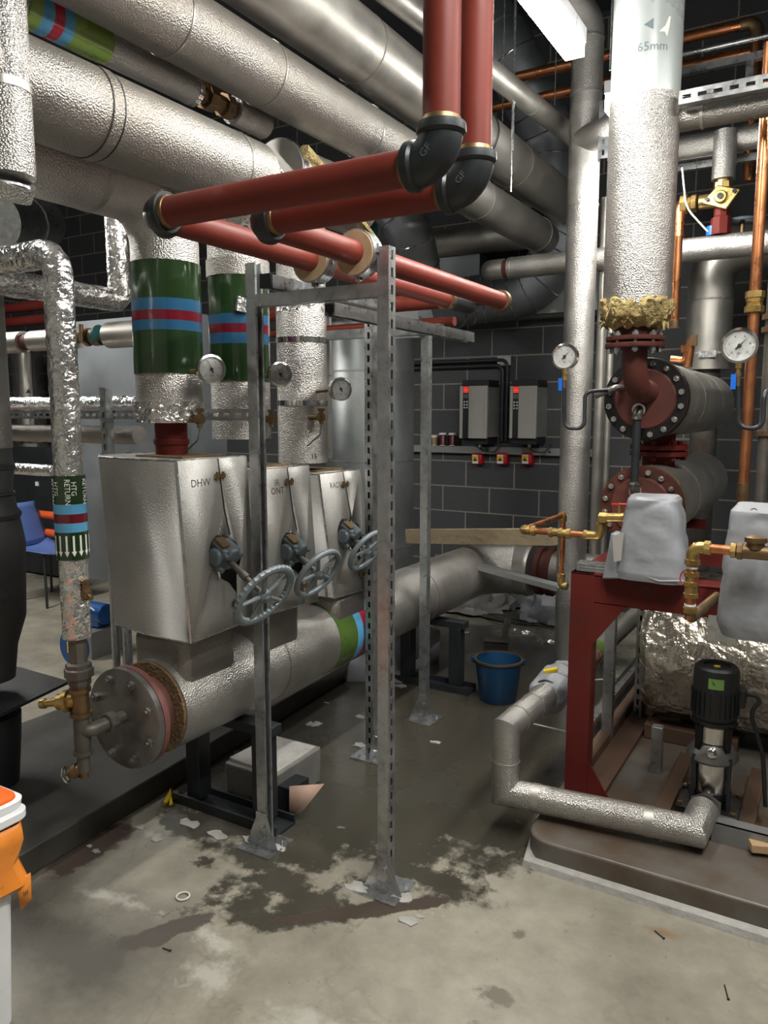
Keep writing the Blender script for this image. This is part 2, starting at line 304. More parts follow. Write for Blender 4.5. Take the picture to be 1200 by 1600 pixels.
class T:
    """a thing: parts collected in world coordinates, then linked under an Empty at the thing's base"""
    def __init__(s, name, label, cat, group=None): s.name, s.label, s.cat, s.group, s.parts = name, label, cat, group, []
    def p(s, name, g, mat, parent=None, label=None, bevel=0, solid=0, flat=False, kind=None):
        s.parts.append([name, g, mat, parent, label, bevel, solid, flat, kind]); return len(s.parts)-1
    def end(s, kind=None, single=None):
        
        allv = [p for q in s.parts for p in q[1].v]
        lo = [min(p[i] for p in allv) for i in range(3)]; hi = [max(p[i] for p in allv) for i in range(3)]
        org = V((0, 0, 0)) if kind == 'structure' else V(((lo[0]+hi[0])/2, (lo[1]+hi[1])/2, lo[2])); one = len(s.parts) == 1 if single is None else single
        objs = []
        root = None
        if not one:
            root = bpy.data.objects.new(s.name, None); root.empty_display_size = .05; col.objects.link(root); root.location = org
        for (nm, g, mt, par, lab, bev, sol, flat, kd) in s.parts:
            me = bpy.data.meshes.new(nm if not one else s.name); me.from_pydata([p-org for p in g.v], [], g.f); me.materials.append(M[mt])
            me.validate()
            if not flat:
                me.polygons.foreach_set('use_smooth', [True]*len(me.polygons)); me.set_sharp_from_angle(angle=math.radians(38))
            ob = bpy.data.objects.new(nm if not one else s.name, me); col.objects.link(ob)
            if bev:
                md = ob.modifiers.new('b', 'BEVEL'); md.width = bev; md.segments = 2; md.limit_method = 'ANGLE'
            if sol:
                md = ob.modifiers.new('s', 'SOLIDIFY'); md.thickness = sol; md.offset = -1
            if one: ob.location = org; root = ob
            else: ob.parent = objs[par] if par is not None else root
            if lab: ob['label'] = lab
            if kd: ob['kind'] = kd
            objs.append(ob)
        if kind == 'structure': root['kind'] = 'structure'
        else:
            root['label'] = s.label; root['category'] = s.cat
            if s.group: root['group'] = s.group
            if kind: root['kind'] = kind
        return root
def one(name, label, cat, g, mat, group=None, **kw):
    t = T(name, label, cat, group); t.p(name, g, mat, **{k: v for k, v in kw.items() if k != 'kind'}); return t.end(kind=kw.get('kind'))
def struct(name, g, mat, **kw):
    t = T(name, '', ''); t.p(name, g, mat, **kw); return t.end(kind='structure')
def copy_tree(o, loc, label=None, rot=None):
    c = o.copy(); col.objects.link(c); c.location = loc
    if label: c['label'] = label
    def rec(a, b):
        for ch in a.children:
            d = ch.copy(); col.objects.link(d); d.parent = b; rec(ch, d)
    rec(o, c)
    if rot: c.rotation_euler = rot
    return c
def line(p, d, s): return V(p)+V(d)*s
Yd, Xd, Zd = V((0, 1, 0)), V((1, 0, 0)), V((0, 0, 1))
def ring(c, ax, r, w=.03, t=.002, n=36):
    ax = V(ax).normalized(); c = V(c); return G().lathe([(r, -w/2), (r+t, -w/2), (r+t, w/2), (r, w/2)], c, ax, n)
# ------------------------------------------------------------------ room
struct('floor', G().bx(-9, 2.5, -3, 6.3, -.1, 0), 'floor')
struct('ceiling', G().bx(-9, 2.5, -3, 6.3, 4.6, 4.7), 'ceil')
struct('wall_back', G().bx(-9, 2.5, 6.2, 6.3, 0, 4.6), 'block')
struct('wall_left', G().bx(-9.1, -9, -3, 6.3, 0, 4.6), 'block')
struct('wall_right', G().bx(2.5, 2.6, -3, 6.3, 0, 4.6), 'block')
struct('wall_front', G().bx(-9, 2.5, -3.1, -3, 0, 4.6), 'offw')
struct('trim_1', G().bx(-3.9, -1.2, 6.09, 6.2, 2.36, 2.50), 'sheet')
# left housekeeping plinth with painted kerb face
g = G(); zt = .1
a0, a1 = V((-2.28, .9, 0)), V((-2.52, 4.3, 0))
g.hexa([V((-3.35, .9, 0)), V((-3.35, .9, zt)), V((-3.35, 4.3, 0)), V((-3.35, 4.3, zt)), a0, a0+Zd*zt, a1, a1+Zd*zt])
struct('trim_2', g, 'conc_d', bevel=.006)
# right housekeeping plinth, rounded at its end
yf, yb, xl = 2.47, 5.2, -.885
poly = [V((1.2, yf, 0)), V((1.2, yb, 0)), V((xl, yb, 0))]+[V((xl+.10-.10*math.cos(t), yf+.10-.10*math.sin(t), 0)) for t in [i*PI/2/6 for i in range(7)]]
g = G().prism(poly, Zd*.1); struct('trim_3', g, 'conc_r', bevel=.008)
g = G(); g.tube([(xl-.01, 2.65, .0), (xl+.03, yf-.0, .0), (.0, yf-.012, .0), (1.2, yf-.012, 0)], .028, 8, jit=.012, js=14)
struct('trim_4', g, 'plast')

# ------------------------------------------------------------------ overhead insulated pipes
def lagged(name, label, pts, r, mat='stucco', rings=(), cat='pipe', R=None, k=8, jit=0, n=32, group=None, strap='strip', extra=None, pname='cladding', sub=1):
    """insulated pipe: cladding along pts plus straps (point, axis, width)"""
    t = T(name, label, cat, group); P = arc(pts, R, k) if R else pts
    if jit:
        Q = [V(P[0])]
        for a, b in zip(P, P[1:]):
            m = max(1, int((V(b)-V(a)).length/.018)); Q += [V(a).lerp(V(b), (i+1)/m) for i in range(m)]
        P = Q
    t.p(pname, G().tube(P, r, n, jit=jit), mat)
    for c, ax, w, mt in rings: t.p('strap' if mt in ('strip', 'galv_b') else 'seam' if mt in ('stucco', 'stucco_d', 'clad', 'blk') else 'identification_band', ring(c, ax, r, w, .0022), mt)
    if extra: extra(t)
    return t.end()
PW = 'overhead lagged pipes'
def rg(p, d, r, px, w=.025, mt='clad', side=None): return (on(p, d, px=px), d, w, mt)
# A : large pipe to the second riser
xA = -1.82; zA, rA = fit('y', (260, 292), (200, 125), x=xA)[1:]
pA = V((xA, 0, zA)); yr1, yr2, yr3, xr = 1.95, 2.32, 2.72, -2.02
endA = on(pA, Yd, px=395)
lagged('insulated_pipe', 'thick silver overhead pipe below the banded pipe, upper left, with a dark double strap', [(xA, .3, zA), endA], rA, 'stucco_d',
       [rg(pA, Yd, rA, 132, .004, 'blk'), rg(pA, Yd, rA, 140, .035, 'stucco_d'), rg(pA, Yd, rA, 150, .004, 'blk'), rg(pA, Yd, rA, 355, .012, 'clad')])
g = G().tube(arc([endA+Yd*.0, endA+Yd*.09, (xr, endA.y+.12, zA-.28), (xr, yr2, zA-.42)], .1, 8), rA*.98, 28, jit=.014, js=22)
# B : elbows down into the first riser
rB = .105
zB = fit('y', (120, 322), (120, 240), x=xr)[1]
# find centre height so the lower edge passes the sight
ar = ray(120, 322); an = math.atan2(ar.z, ar.x)
# distance from axis (xr,z) to that sight line in the xz plane equals rB
zB = CAM.z + (xr-CAM.x)*math.tan(an) + rB/abs(math.cos(an))
def risertop(): pass
r1 = fit('z', (208, 500), (315, 500), x=xr)[2]
def zat(py, x, y): return on((x, y, 0), Zd, py=py).z
zc = zat(585, xr, yr1)
def bands(t, c, ax, r, segs, par=None, lab=None):
    for a, b, mt in segs:
        t.p('identification_band', G().lathe([(r, a), (r+.003, a), (r+.003, b), (r, b)], c, ax, 40), mt, parent=par)
# riser 1 with its elbow
t = T('riser_pipe', 'nearest silver riser elbowing down into a wide dark green band with blue and red stripes', 'pipe', None)
zb1 = zat(640, xr, yr1); zm1 = 1.47
t.p('cladding', G().tube([V(p) for p in arc([(xr, .3, zB), (xr, yr1, zB), (xr, yr1, zb1)], .17, 7)], r1, 36), 'stucco')
t.p('seam', ring((xr, yr1-.30, zB), Yd, r1, .02, .002), 'clad')
z1, z2, z3, z4, z5 = [zat(q, xr, yr1) for q in (400, 472, 490, 505, 520)]
base = V((xr, yr1, 0))
bands(t, base, Zd, r1, [(zc, z5, 'green'), (z5, z4, 'blue'), (z4, z3, 'crimson'), (z3, z2, 'blue'), (z2, z1-.03, 'green')])
t.p('foil_collar', G().tube([(xr, yr1, zb1-.045+.006*i) for i in range(13)], r1*1.02, 48, jit=.010, js=60), 'foil')
t.p('neck_pipe', G().cyl((xr, yr1, 1.40), (xr, yr1, zb1), .056, 28).lathe([(.06, 0), (.062, .012), (.06, .02)], (xr, yr1, 1.49)), 'redc')
t.end()
# riser 2
g = T('riser_pipe', 'second riser behind the left frame post, green band torn to show silver foil', 'pipe')
zt2 = 2.27; zb2 = 1.5
cl = G().tube([(xr, yr2, zb2), (xr, yr2, zt2)], r1, 36); g.p('cladding', cl, 'stucco')
g.p('cap', G().tube([(xr, yr2, zat(436, xr, yr2)), (xr, yr2, zat(410, xr, yr2))], r1+.006, 36), 'stucco_d')
b2 = V((xr, yr2, 0)); q = [zat(v, xr, yr2) for v in (436, 495, 510, 524, 540, 597)]
bands(g, b2, Zd, r1, [(q[5], q[4], 'green'), (q[4], q[3], 'blue'), (q[3], q[2], 'crimson'), (q[2], q[1], 'blue'), (q[1], q[0], 'green')])
pt = on((xr, yr2, q[1]), Zd, py=485)
g.p('tear', G().tube([V((xr+r1*.72, yr2-r1*.72, pt.z-.02)), V((xr+r1*.78, yr2-r1*.66, pt.z+.03))], .02, 10, jit=.012, js=60), 'foil')
g.p('foil_elbow', G().tube([V(p) for p in arc([endA+V((0, 0, 0)), (xr+.10, endA.y+.10, zA), (xr, yr2, zA-.1), (xr, yr2, zt2)], .08, 8)], rA*.9, 28, jit=.016, js=26), 'foil')
g.end()
# riser 3
g = T('riser_pipe', 'third silver riser with bright straps and crinkled foil top, right of the left frame post', 'pipe')
r3 = .108; zt3 = zat(478, xr, yr3); zb3 = zat(722, xr, yr3)
g.p('cladding', G().tube([(xr, yr3, zb3), (xr, yr3, zt3)], r3, 36), 'stucco')
for py in (533, 630): g.p('strap', ring((xr, yr3, zat(py, xr, yr3)), Zd, r3, .022, .003), 'strip')
g.p('foil_collar', G().tube([(xr, yr3, zt3-.03+.01*i) for i in range(10)], r3*1.0, 48, jit=.010, js=50), 'foil')
g.p('upper_pipe', G().tube([(xr, yr3, zt3), (xr, yr3, 2.42)], r3*.97, 32), 'stucco')
g.p('neck_pipe', G().cyl((xr, yr3, 1.42), (xr, yr3, zb3), .055, 24), 'redc')
g.p('handwriting', txt('15', .03, lambda x, y: V((xr+(r3+.002)*math.cos(-.5+x/r3), yr3+(r3+.002)*math.sin(-.5+x/r3), zb3+.03+y))), 'ink', flat=True)
g.end()
# far continuation with torn insulation
t = T('insulated_pipe', 'silver pipe with a torn strip of yellow insulation, beneath the overhead pipes', 'pipe')
pF = V((-2.05, 0, 2.52)); s0 = on(pF, Yd, px=432)
sF = V((-1.99, s0.y+.35, 2.54))
t.p('cladding', G().tube([(sF.x, on(sF, Yd, px=432).y, sF.z), (sF.x, 3.1, sF.z)], .13, 32), 'clad')
yy = on(sF, Yd, px=432).y
g = G().tube([V((sF.x+.11, yy+.02+.07*i, sF.z+.07-.028*i)) for i in range(9)], [.03, .034, .034, .03, .028, .024, .02, .014, .006], 8, jit=.012, js=30); t.p('insulation', g, 'gwool')
t.p('strap', ring((sF.x, yy+.02, sF.z), Yd, .13, .03, .006), 'strip'); t.p('strap', ring((sF.x, on(sF, Yd, px=500).y, sF.z), Yd, .13, .012, .003), 'blk')
t.end()
# C : banded pipe with valve
xC, zC, rC = -1.993, 2.70, .050
pC = V((xC, 0, zC)); yv = lambda px: on(pC, Yd, px=px).y
t = T('banded_pipe', 'thin silver pipe with bright green, blue and red bands at upper left', 'pipe')
t.p('cladding', G().cyl((xC, .5, zC), (xC, yv(303), zC), rC, 28), 'stucco')
bands(t, V((xC, 0, zC)), Yd, rC, [(yv(30), yv(50), 'greenl'), (yv(50), yv(68), 'bluel'), (yv(68), yv(84), 'crimsonl'), (yv(84), yv(100), 'bluel'), (yv(100), yv(161), 'greenl')])
t.p('strap', ring((xC, yv(300), zC), Yd, rC, .02, .003), 'strip')
t.end()
y0, y1 = yv(303), yv(363); g = G()
g.lathe([(.02, 0), (.03, .0), (.03, .05), (.045, .05), (.045, .09), (.03, .1), (.03, .14), (.042, .14), (.042, .18), (.03, .18), (.03, y1-y0)], (xC, y0, zC), Yd, 8)
t = T('isolating_valve', 'brass valve with hexagon nuts in the thin overhead pipe, upper left', 'valve'); t.p('body', g, 'bronze')
t.p('lever', G().bar((xC, y0+.05, zC), (xC+.02, y0+.04, zC+.09), .02, .03), 'brass'); t.end()
one('insulated_pipe', 'short capped silver pipe stub just beyond the overhead brass valve', 'pipe', G().lathe([(.0, 0), (rC, 0), (rC, yv(412)-y1), (rC*.8, yv(412)-y1+.01), (0, yv(412)-y1+.012)], (xC, y1, zC), Yd), 'stucco')
# D and E : the two big overhead runs
xD, zD, rD = fit('y', (600, 175), (400, 168), z=2.8); pD = V((xD, 0, zD)); yD = on(pD, Yd, px=862).y
t = T('insulated_pipe', 'large overhead silver pipe crossing from top left behind the red pipes to a domed end', 'pipe')
t.p('cladding', G().lathe([(rD, 0), (rD, yD-.6), (rD*.93, yD-.55), (rD*.7, yD-.515), (.0, yD-.5)], (xD, .4, zD), Yd, 40), 'stucco_d')
for px in (262, 410, 566, 745, 838): t.p('seam', ring(on(pD, Yd, px=px), Yd, rD, .006, .0025), 'clad')
t.p('rivet', G().lathe([(.012, 0), (.006, .02), (0, .02)], on(pD, Yd, px=572)+V((0, 0, rD)), Zd, 8), 'strip'); t.end()
xE, zE, rE = -1.80, 3.08, .135; 
t = T('insulated_pipe', 'topmost broad silver pipe running along the ceiling behind the red uprights', 'pipe')
t.p('cladding', G().cyl((xE, .6, zE), (xE, 5.55, zE), rE, 40), 'clad')
for px in (560, 700, 800): t.p('seam', ring(on((xE, 0, zE), Yd, px=px), Yd, rE, .006, .0025), 'stucco_d')
t.end()
f0, f1 = at(663, 30, z=3.25), at(882, 203, z=3.25); d = (f1-f0).normalized()
lagged('insulated_pipe', 'slim silver pipe slanting under the ceiling between red uprights and tall pipe', [f0-d*1.2, f1+d*.5], .055, 'clad', [(f0.lerp(f1, .7), d, .008, 'stucco')])
g = G(); p0 = at(655, 360, y=4.6); 
# ------------------------------------------------------------------ red pipes
yR1, yR2, zR, xR3, xR4, rR = 1.41, 1.60, 2.085, -1.495, -1.315, .0365
xV1, xV2 = -.705, -.72
def elbow(t, c, d1, d2, r, R, par=None):
    """malleable elbow between directions d1 and d2 leaving corner c"""
    c, d1, d2 = V(c), V(d1).normalized(), V(d2).normalized()
    i = t.p('elbow', G().tube(arc([c+d1*R, c, c+d2*R], R*.85, 10), r*1.18, 28), 'black')
    for dd in (d1, d2): t.p('rim', G().lathe([(r, 0), (r*1.32, 0), (r*1.34, .006), (r*1.34, .016), (r*1.2, .022)], c+dd*(R+.001), -dd, 28), 'black', parent=i)
    for dd in (d1, d2): t.p('hemp_joint', G().lathe([(r*.98, 0), (r*1.12, .002), (r*1.06, .012), (r*.99, .014)], c+dd*R, dd, 28), 'bronze', parent=i)
    return i
def redrun(label, xv, yv_, xe, yend, zz, clampy, endlab):
    t = T('red_pipe', label, 'pipe'); a = V((xv, yv_, zz)); b = V((xe, yv_, zz)); R = .068
    t.p('upright', G().cyl(a+Zd*R, (xv, yv_, 4.58), rR, 28), 'red')
    t.p('cross_run', G().cyl(a-Xd*R, b+Xd*R*.5, rR, 28), 'red')
    t.p('long_run', G().cyl(b+Yd*R*.5, (xe, yend, zz), rR, 28), 'red')
    i = elbow(t, a, Zd, -Xd, rR, R)
    nn = V((.35, -.94, 0)).normalized(); tx = Zd.cross(-nn)
    q = a+V((-.012, 0, .012))+V((0, -rR*1.19, 0))
    t.p('cast_mark', txt('GF', .022, plane_map(q, V((.7, 0, .7)), V((-.7, 0, .7)))), 'painted', parent=i, flat=True)
    elbow(t, b, Xd, Yd, rR, .05)
    t.p('coupling', G().lathe([(rR, 0), (rR*1.25, 0), (rR*1.25, .03), (rR, .03)], (xe, yend-.01, zz), Yd, 28), 'bronze')
    t.p('clamp_ring', ring((xe, clampy, zz), Yd, rR*1.85, .05, .004), 'galv_b')
    t.p('clamp_insulation', G().lathe([(rR, -.03), (rR*1.83, -.03), (rR*1.83, .03), (rR, .03)], (xe, clampy, zz), Yd, 28), 'cork')
    k = t.p('clamp_stud', G().cyl((xe, clampy, 2.0), (xe, clampy, zz-rR*1.8), .005, 10), 'galv_b')
    t.p('nut', G().hexnut((xe, clampy, 2.004), Zd, .011, .01).hexnut((xe, clampy, zz-rR*1.8-.012), Zd, .011, .012), 'galv_b', parent=k)
    t.p('clamp_bolt', G().cyl((xe+rR*1.85, clampy, zz-.02), (xe+rR*1.85, clampy, zz+.025), .006, 8).box((xe+rR*1.9, clampy, zz), (.02, .03, .008)), 'galv_b')
    return t.end()
redrun('left red pipe, dropping to a black elbow then turning away at the left corner', xV1, yR1, xR3, 3.05, zR, 2.09, 0)
redrun('right red pipe, dropping just behind its twin and running on over the frame', xV2, yR2, xR4, 3.22, zR, 2.07, 0)
t = T('red_pipe', 'short red pipe crossing behind the frame top below the clamped red pipes', 'pipe')
p = on((0, 3.15, zR-.0), Xd, px=470); 
a = at(505, 478, y=3.3); b = at(760, 472, y=3.3); zz = (a.z+b.z)/2
t.p('run', G().cyl((a.x-.5, 3.3, zz), (b.x, 3.3, zz), rR, 24).cyl((a.x-.5, 3.36, zz-.09), (-1.6, 3.36, zz-.09), .022, 20), 'red')
t.p('elbow', G().tube(arc([(xR3, 3.07, zR), (xR3, 3.3, zR), (xR3, 3.3, zz)], .06), rR*1.1, 24), 'black')
t.end()
# ------------------------------------------------------------------ strut frame
def strut(g, a, b, back, w=.041, slots=True):
    """channel from a to b, the slotted back facing `back`"""
    a, b = V(a), V(b); d = (b-a); L = d.length; d.normalize(); bk = V(back); bk = (bk-d*bk.dot(d)).normalized(); sd = d.cross(bk); th = .003; h = w/2
    m = (a+b)/2
    for s in (-1, 1):
        g.box(m+sd*s*(h-th/2), (L, th, w), d, bk)
        g.box(m+sd*s*(h-.005)-bk*(h-th/2), (L, .0095, th), d, bk); g.box(m+sd*s*(h-.009)-bk*(h-.006), (L, .0025, .009), d, bk)
    if not slots: g.box(m+bk*(h-th/2), (L, w-.006, th), d, bk)
    else:
        sw = .013
        for s in (-1, 1): g.box(m+sd*s*((sw+w)/4-.001)+bk*(h-th/2), (L, (w-sw)/2-.002, th), d, bk)
        n = max(1, int(L/.05)); p = L/n
        for i in range(n+1):
            le = p-.028 if 0 < i < n else (p-.028)/2
            c = a+d*(i*p if 0 < i < n else (le/2 if i == 0 else L-le/2)); g.box(c+bk*(h-th/2), (le, sw+.002, th), d, bk)
    return g
t = T('strut_frame', 'galvanised slotted channel frame standing in the middle of the floor', 'frame')
fx0, fx1, fy = -1.745, -1.225, 2.085
def foot(t, c, d1, d2):
    c = V(c); k = t.p('foot_plate', G().bx(c.x-.075, c.x+.075, c.y-.075, c.y+.075, .0, .006), 'galv_b')
    d1, d2 = V(d1), V(d2)
    t.p('gusset', G().prism([c+d1*.022+d2*.022+Zd*.006, c+d1*.075+d2*.022+Zd*.006, c+d1*.022+d2*.022+Zd*.14], d2*.004), 'galv_b', parent=k)
    t.p('gusset', G().prism([c-d1*.022+d2*.022+Zd*.006, c-d1*.07+d2*.022+Zd*.006, c-d1*.022+d2*.022+Zd*.12], d2*.004), 'galv_b', parent=k)
    t.p('sleeve', G().box(c+d2*.024+Zd*.07, (.046 if abs(d2.y) else .004, .004 if abs(d2.y) else .046, .14)), 'galv_b', parent=k)
    for s in (-1, 1):
        t.p('bolt', G().hexnut(c+d1*.055*s+d2*.04*(-1)+Zd*.006, Zd, .009, .012), 'galv_b', parent=k); t.p('bolt', G().hexnut(c+d2*.027+d1*.01*s+Zd*(.06+.03*s), d2, .007, .008), 'galv_b', parent=k)
t.p('post', strut(G(), (fx1, fy, .006), (fx1, fy, 2.10), Xd), 'galv', label='front right post with slots facing right')
foot(t, (fx1, fy, 0), Xd, -Yd)
t.p('post', strut(G(), (fx0, fy, .006), (fx0, fy, 2.10), -Xd, slots=False), 'galv')
foot(t, (fx0, fy, 0), Xd, -Yd)
zbm = 1.975
t.p('cross_beam', strut(G(), (fx0+.021, fy, zbm), (fx1-.021, fy, zbm), -Yd, slots=False), 'galv')
pB = V((-1.80, 2.93, 0)); pRr = V((-1.79, 3.44, 0))
t.p('post', strut(G(), pB+Zd*.006, pB+Zd*2.06, -Yd), 'galv'); foot(t, pB, Yd, Xd)
t.p('post', strut(G(), pRr+Zd*.006, pRr+Zd*2.0, Xd, slots=False), 'galv'); foot(t, pRr, Xd, -Yd)
# long beams running back
e = at(735, 505, x=-1.45); s_ = on((-1.45, 0, zbm+.0), Yd, px=520)
t.p('long_beam', strut(G(), (-1.45, fy+.021, zbm-.042), (-1.45, on((-1.45, 0, zbm), Yd, px=735).y, zbm-.042+.0), Zd, slots=False), 'galv')
a = at(512, 515, y=3.0); b = at(690, 507, y=3.0)
t.p('cross_beam', strut(G(), (a.x-.1, 3.0, zbm-.02), (b.x, 3.0, zbm-.02), -Yd, slots=False), 'galv')
a = at(622, 523, y=3.40); b = at(668, 532, y=3.40)
t.p('cross_beam', strut(G(), (-2.05, 3.40, a.z), (-1.80, 3.40, a.z), -Yd, slots=False), 'galv')
g = strut(G(), (-1.62, 2.0, 2.02), (-1.62, 2.75, 2.02), Zd, slots=False); t.p('short_beam', g, 'galv')
t.p('end_cap', G().box((-1.62, 1.995, 2.02), (.046, .012, .046)), 'blk', bevel=.002)
g = strut(G(), at(318, 648, y=2.12), V((fx0-.021, 2.12, at(400, 648, y=2.12).z)), -Yd); t.p('side_rail', g, 'galv')
for px in (618, 655): t.p('bolt', G().hexnut(at(px, 500, y=2.98), Zd, .01, .015), 'galv_b')
t.end()
# ------------------------------------------------------------------ low header
xH, zH, rH = -2.0, .585, .165
yh0 = 1.80
t = T('header_pipe', 'big low silver header under the three valve boxes, ending in a bolted steel flange', 'pipe')
t.p('cladding', G().tube(arc([(xH, yh0, zH), (xH, 4.72, zH), (-1.66, 4.72, zH)], .30, 10), rH, 44), 'stucco')
t.p('insulation', G().lathe([(.10, 0), (rH-.004, 0), (rH-.002, .004), (rH-.01, .02)], (xH, yh0-.012, zH), Yd, 44), 'wool_d')
t.p('neck_pipe', G().cyl((xH, yh0-.08, zH), (xH, yh0, zH), .115, 36), 'pinkp')
t.p('flange', G().lathe([(.10, 0), (.172, 0), (.172, .022), (.10, .022)], (xH, yh0-.105, zH), Yd, 44), 'pinkp', label='faded red flange ring')
bl = t.p('blank_flange', G().lathe([(.0, 0), (.165, 0), (.171, .004), (.171, .024), (0, .024)], (xH, yh0-.131, zH), Yd, 44), 'cast', label='dark steel blank flange')
for k in range(8):
    an = 2*PI*(k+.5)/8; c = V((xH+.138*math.cos(an), yh0-.131, zH+.138*math.sin(an))); t.p('bolt', G().hexnut(c, -Yd, .016, .014).cyl(c-Yd*.014, c-Yd*.022, .009, 10), 'cast', parent=bl)
bc = V((xH, 0, zH)); 
for px in (405, 645): t.p('seam', ring((xH, on(bc, Yd, px=px).y, zH), Yd, rH, .008, .0025), 'stucco_d')
yy = [on((xH+.12, 0, zH+.08), Yd, px=v).y for v in (520, 546, 556, 566, 576, 590)]
bands(t, bc, Yd, rH, [(yy[0], yy[1], 'greenm'), (yy[1], yy[2], 'bluel'), (yy[2], yy[3], 'crimsonl'), (yy[3], yy[4], 'bluel'), (yy[4], yy[5], 'green')])
t.p('bellows', G().lathe([(.167+.008*(i % 2), i*.028) for i in range(7)], (-1.83, 4.72, zH), Xd, 40), 'clad')
t.p('coupling', G().lathe([(.12, 0), (.155, 0), (.155, .03), (.135, .035), (.135, .06), (.155, .065), (.155, .10), (.12, .1)], (-1.62, 4.72, zH), Xd, 36), 'rust')
t.p('far_run', G().cyl((-1.52, 4.72, zH), (-.9, 4.72, zH), .14, 36), 'stucco_d')
t.p('dirt_cover', G().box((xH-.02, yh0+.13, zH+rH+.003), (.16, .2, .006)), 'wool_d')
t.end()
# stubs joining header and boxes
def valve_box(label, Nt, Nb, Rt, Rb, y2, word, wx, wz, zt=None, stubr=.12, wheel=None):
    xf = -1.85 if word == ['RADS'] else -1.80
    nt_, nb_, rt_, rb_ = [at(*p, x=xf) for p in (Nt, Nb, Rt, Rb)]
    ztop = (nt_.z+rt_.z)/2; zbt = nb_.z; zrb = rb_.z
    w = .46; yl = (nt_.y+rt_.y)/2
    def plan(n, r, z1, z2):
        h = r-n
        P = [V((xf, n, z1)), V((xf, r, z2)), V((xf-.40, r+.01, z2)), V((xf-.50, n+h*.75, z1)), V((xf-.50, n+h*.35, z1)), V((xf-.40, n+h*.10, z1)), V((xf-.22, n-.0, z1))]
        return P
    top = plan(nt_.y, rt_.y, ztop, ztop); bot = plan(nb_.y, rb_.y, zbt, zrb)
    t = T('valve_insulation_box', label, 'insulation box')
    g = G(); n = 7; v = top+bot
    fs = [tuple(range(n))]+[(i, (i+1) % n, n+(i+1) % n, n+i) for i in range(1, n)]+[tuple(range(2*n-1, n-1, -1))]
    g.add(v, fs); t.p('casing', g, 'stucco_b', solid=.004)
    # front face: two panels with a curled split and a rough hole round the valve
    def F(u, w_):   # u across (0 at near edge), w_ down
        a = top[0].lerp(top[1], u); b = bot[0].lerp(bot[1], u); return a.lerp(b, w_)
    hx, hz = wheel
    split = [(.56, 0), (.575, .12), (.60, .3), (.66, .45), (hx-.02, hz-.135)]
    lip = [(hx-.14, hz-.09), (hx-.20, hz), (hx-.16, hz+.10), (hx-.04, hz+.14)]
    lower = [(.70, .8), (.70, 1)]
    L = [F(0, 0)]+[F(*p) for p in split]+[F(*p)+Xd*.012 for p in lip]+[F(*p) for p in lower]+[F(0, 1)]
    Rr = [F(1, 0)]+[F(p[0]+.012, p[1]) for p in split]+[F(hx+.13, hz-.08)+Xd*.006, F(hx+.17, hz+.02)+Xd*.01, F(hx+.12, hz+.12)]+[F(p[0]+.006, p[1]) for p in lower]+[F(1, 1)]
    g = G().add(L, [tuple(range(len(L)))]); t.p('front_panel', g, 'stucco_b', solid=.003)
    t.p('access_panel', G().add([p+Xd*.003 for p in Rr], [tuple(range(len(Rr)-1, -1, -1))]), 'stucco_b', solid=.003)
    t.p('edge_trim', G().tube([top[0]+Xd*.001, bot[0]+Xd*.001], .004, 8).tube([top[i] for i in range(7)]+[top[0]], .003, 6).tube([bot[i] for i in range(7)]+[bot[0]], .004, 6), 'galv_b')
    t.p('flashing', G().tube([F(*split[-2])+Xd*.002, F(*lip[0])+Xd*.014, F(*lip[1])+Xd*.016, F(*lip[2])+Xd*.014], [.004, .009, .010, .004], 8), 'strip')
    yc = (nt_.y+rt_.y)/2
    t.p('torn_plastic' if False else 'top_dirt', G().box((xf-.18, yc+.03, ztop+.004), (.22, .2, .006)), 'wool_d')
    for w_, s in ((.1, .57), (.86, .70)):
        c = F(s, w_); t.p('clip', G().box(c+Xd*.006, (.008, .05, .014)).cyl(c+V((.008, -.014, -.012)), c+V((.008, -.014, .014)), .005, 8).cyl(c+V((.008, .014, -.012)), c+V((.008, .014, .014)), .005, 8), 'bronze')
    Y = (F(.3, 0)-F(.3, 1)).normalized(); X = (F(1, .1)-F(0, .1)).normalized()
    for i, wd in enumerate(word): t.p('handwriting', txt(wd, .036, plane_map(F(wx, wz+.055*i)+Xd*.003, X, Y)), 'ink', flat=True)
    t.end()
    yb = (nb_.y+rb_.y)/2
    one('header_stub', 'square silver stub joining the header to the '+label.split(' ')[0]+' valve box', 'pipe', G().hexa([V((xH-.12, yb-.13, zH+.06)), V((xH-.12, yb-.13, zbt-.004)), V((xH-.12, yb+.13, zH+.06)), V((xH-.12, yb+.13, zbt-.004)), V((xH+.135, yb-.13, zH+.06)), V((xH+.135, yb-.13, zbt-.004)), V((xH+.135, yb+.13, zH+.06)), V((xH+.135, yb+.13, zbt-.004))]), 'stucco_d', bevel=.03)
    return F(hx, hz)
h1 = valve_box('nearest and largest dented silver valve box, marked in pen with three letters', (275, 720), (298, 1005), (383, 713), (400, 965), 0, ['DHW'], .30, .13, wheel=(.60, .58))
h2 = valve_box('middle silver valve box, half hidden by the left frame post', (400, 733), (418, 960), (481, 729), (496, 938), 0, ['IR', 'ONT'], .35, .10, wheel=(.60, .60))
h3 = valve_box('farthest silver valve box, with four handwritten letters and a bright corner strip', (498, 739), (522, 935), (561, 736), (585, 916), 0, ['RADS'], .35, .10, wheel=(.62, .52))
nW = ((rt*.77-up*.64)*.90-fw*.43).normalized()
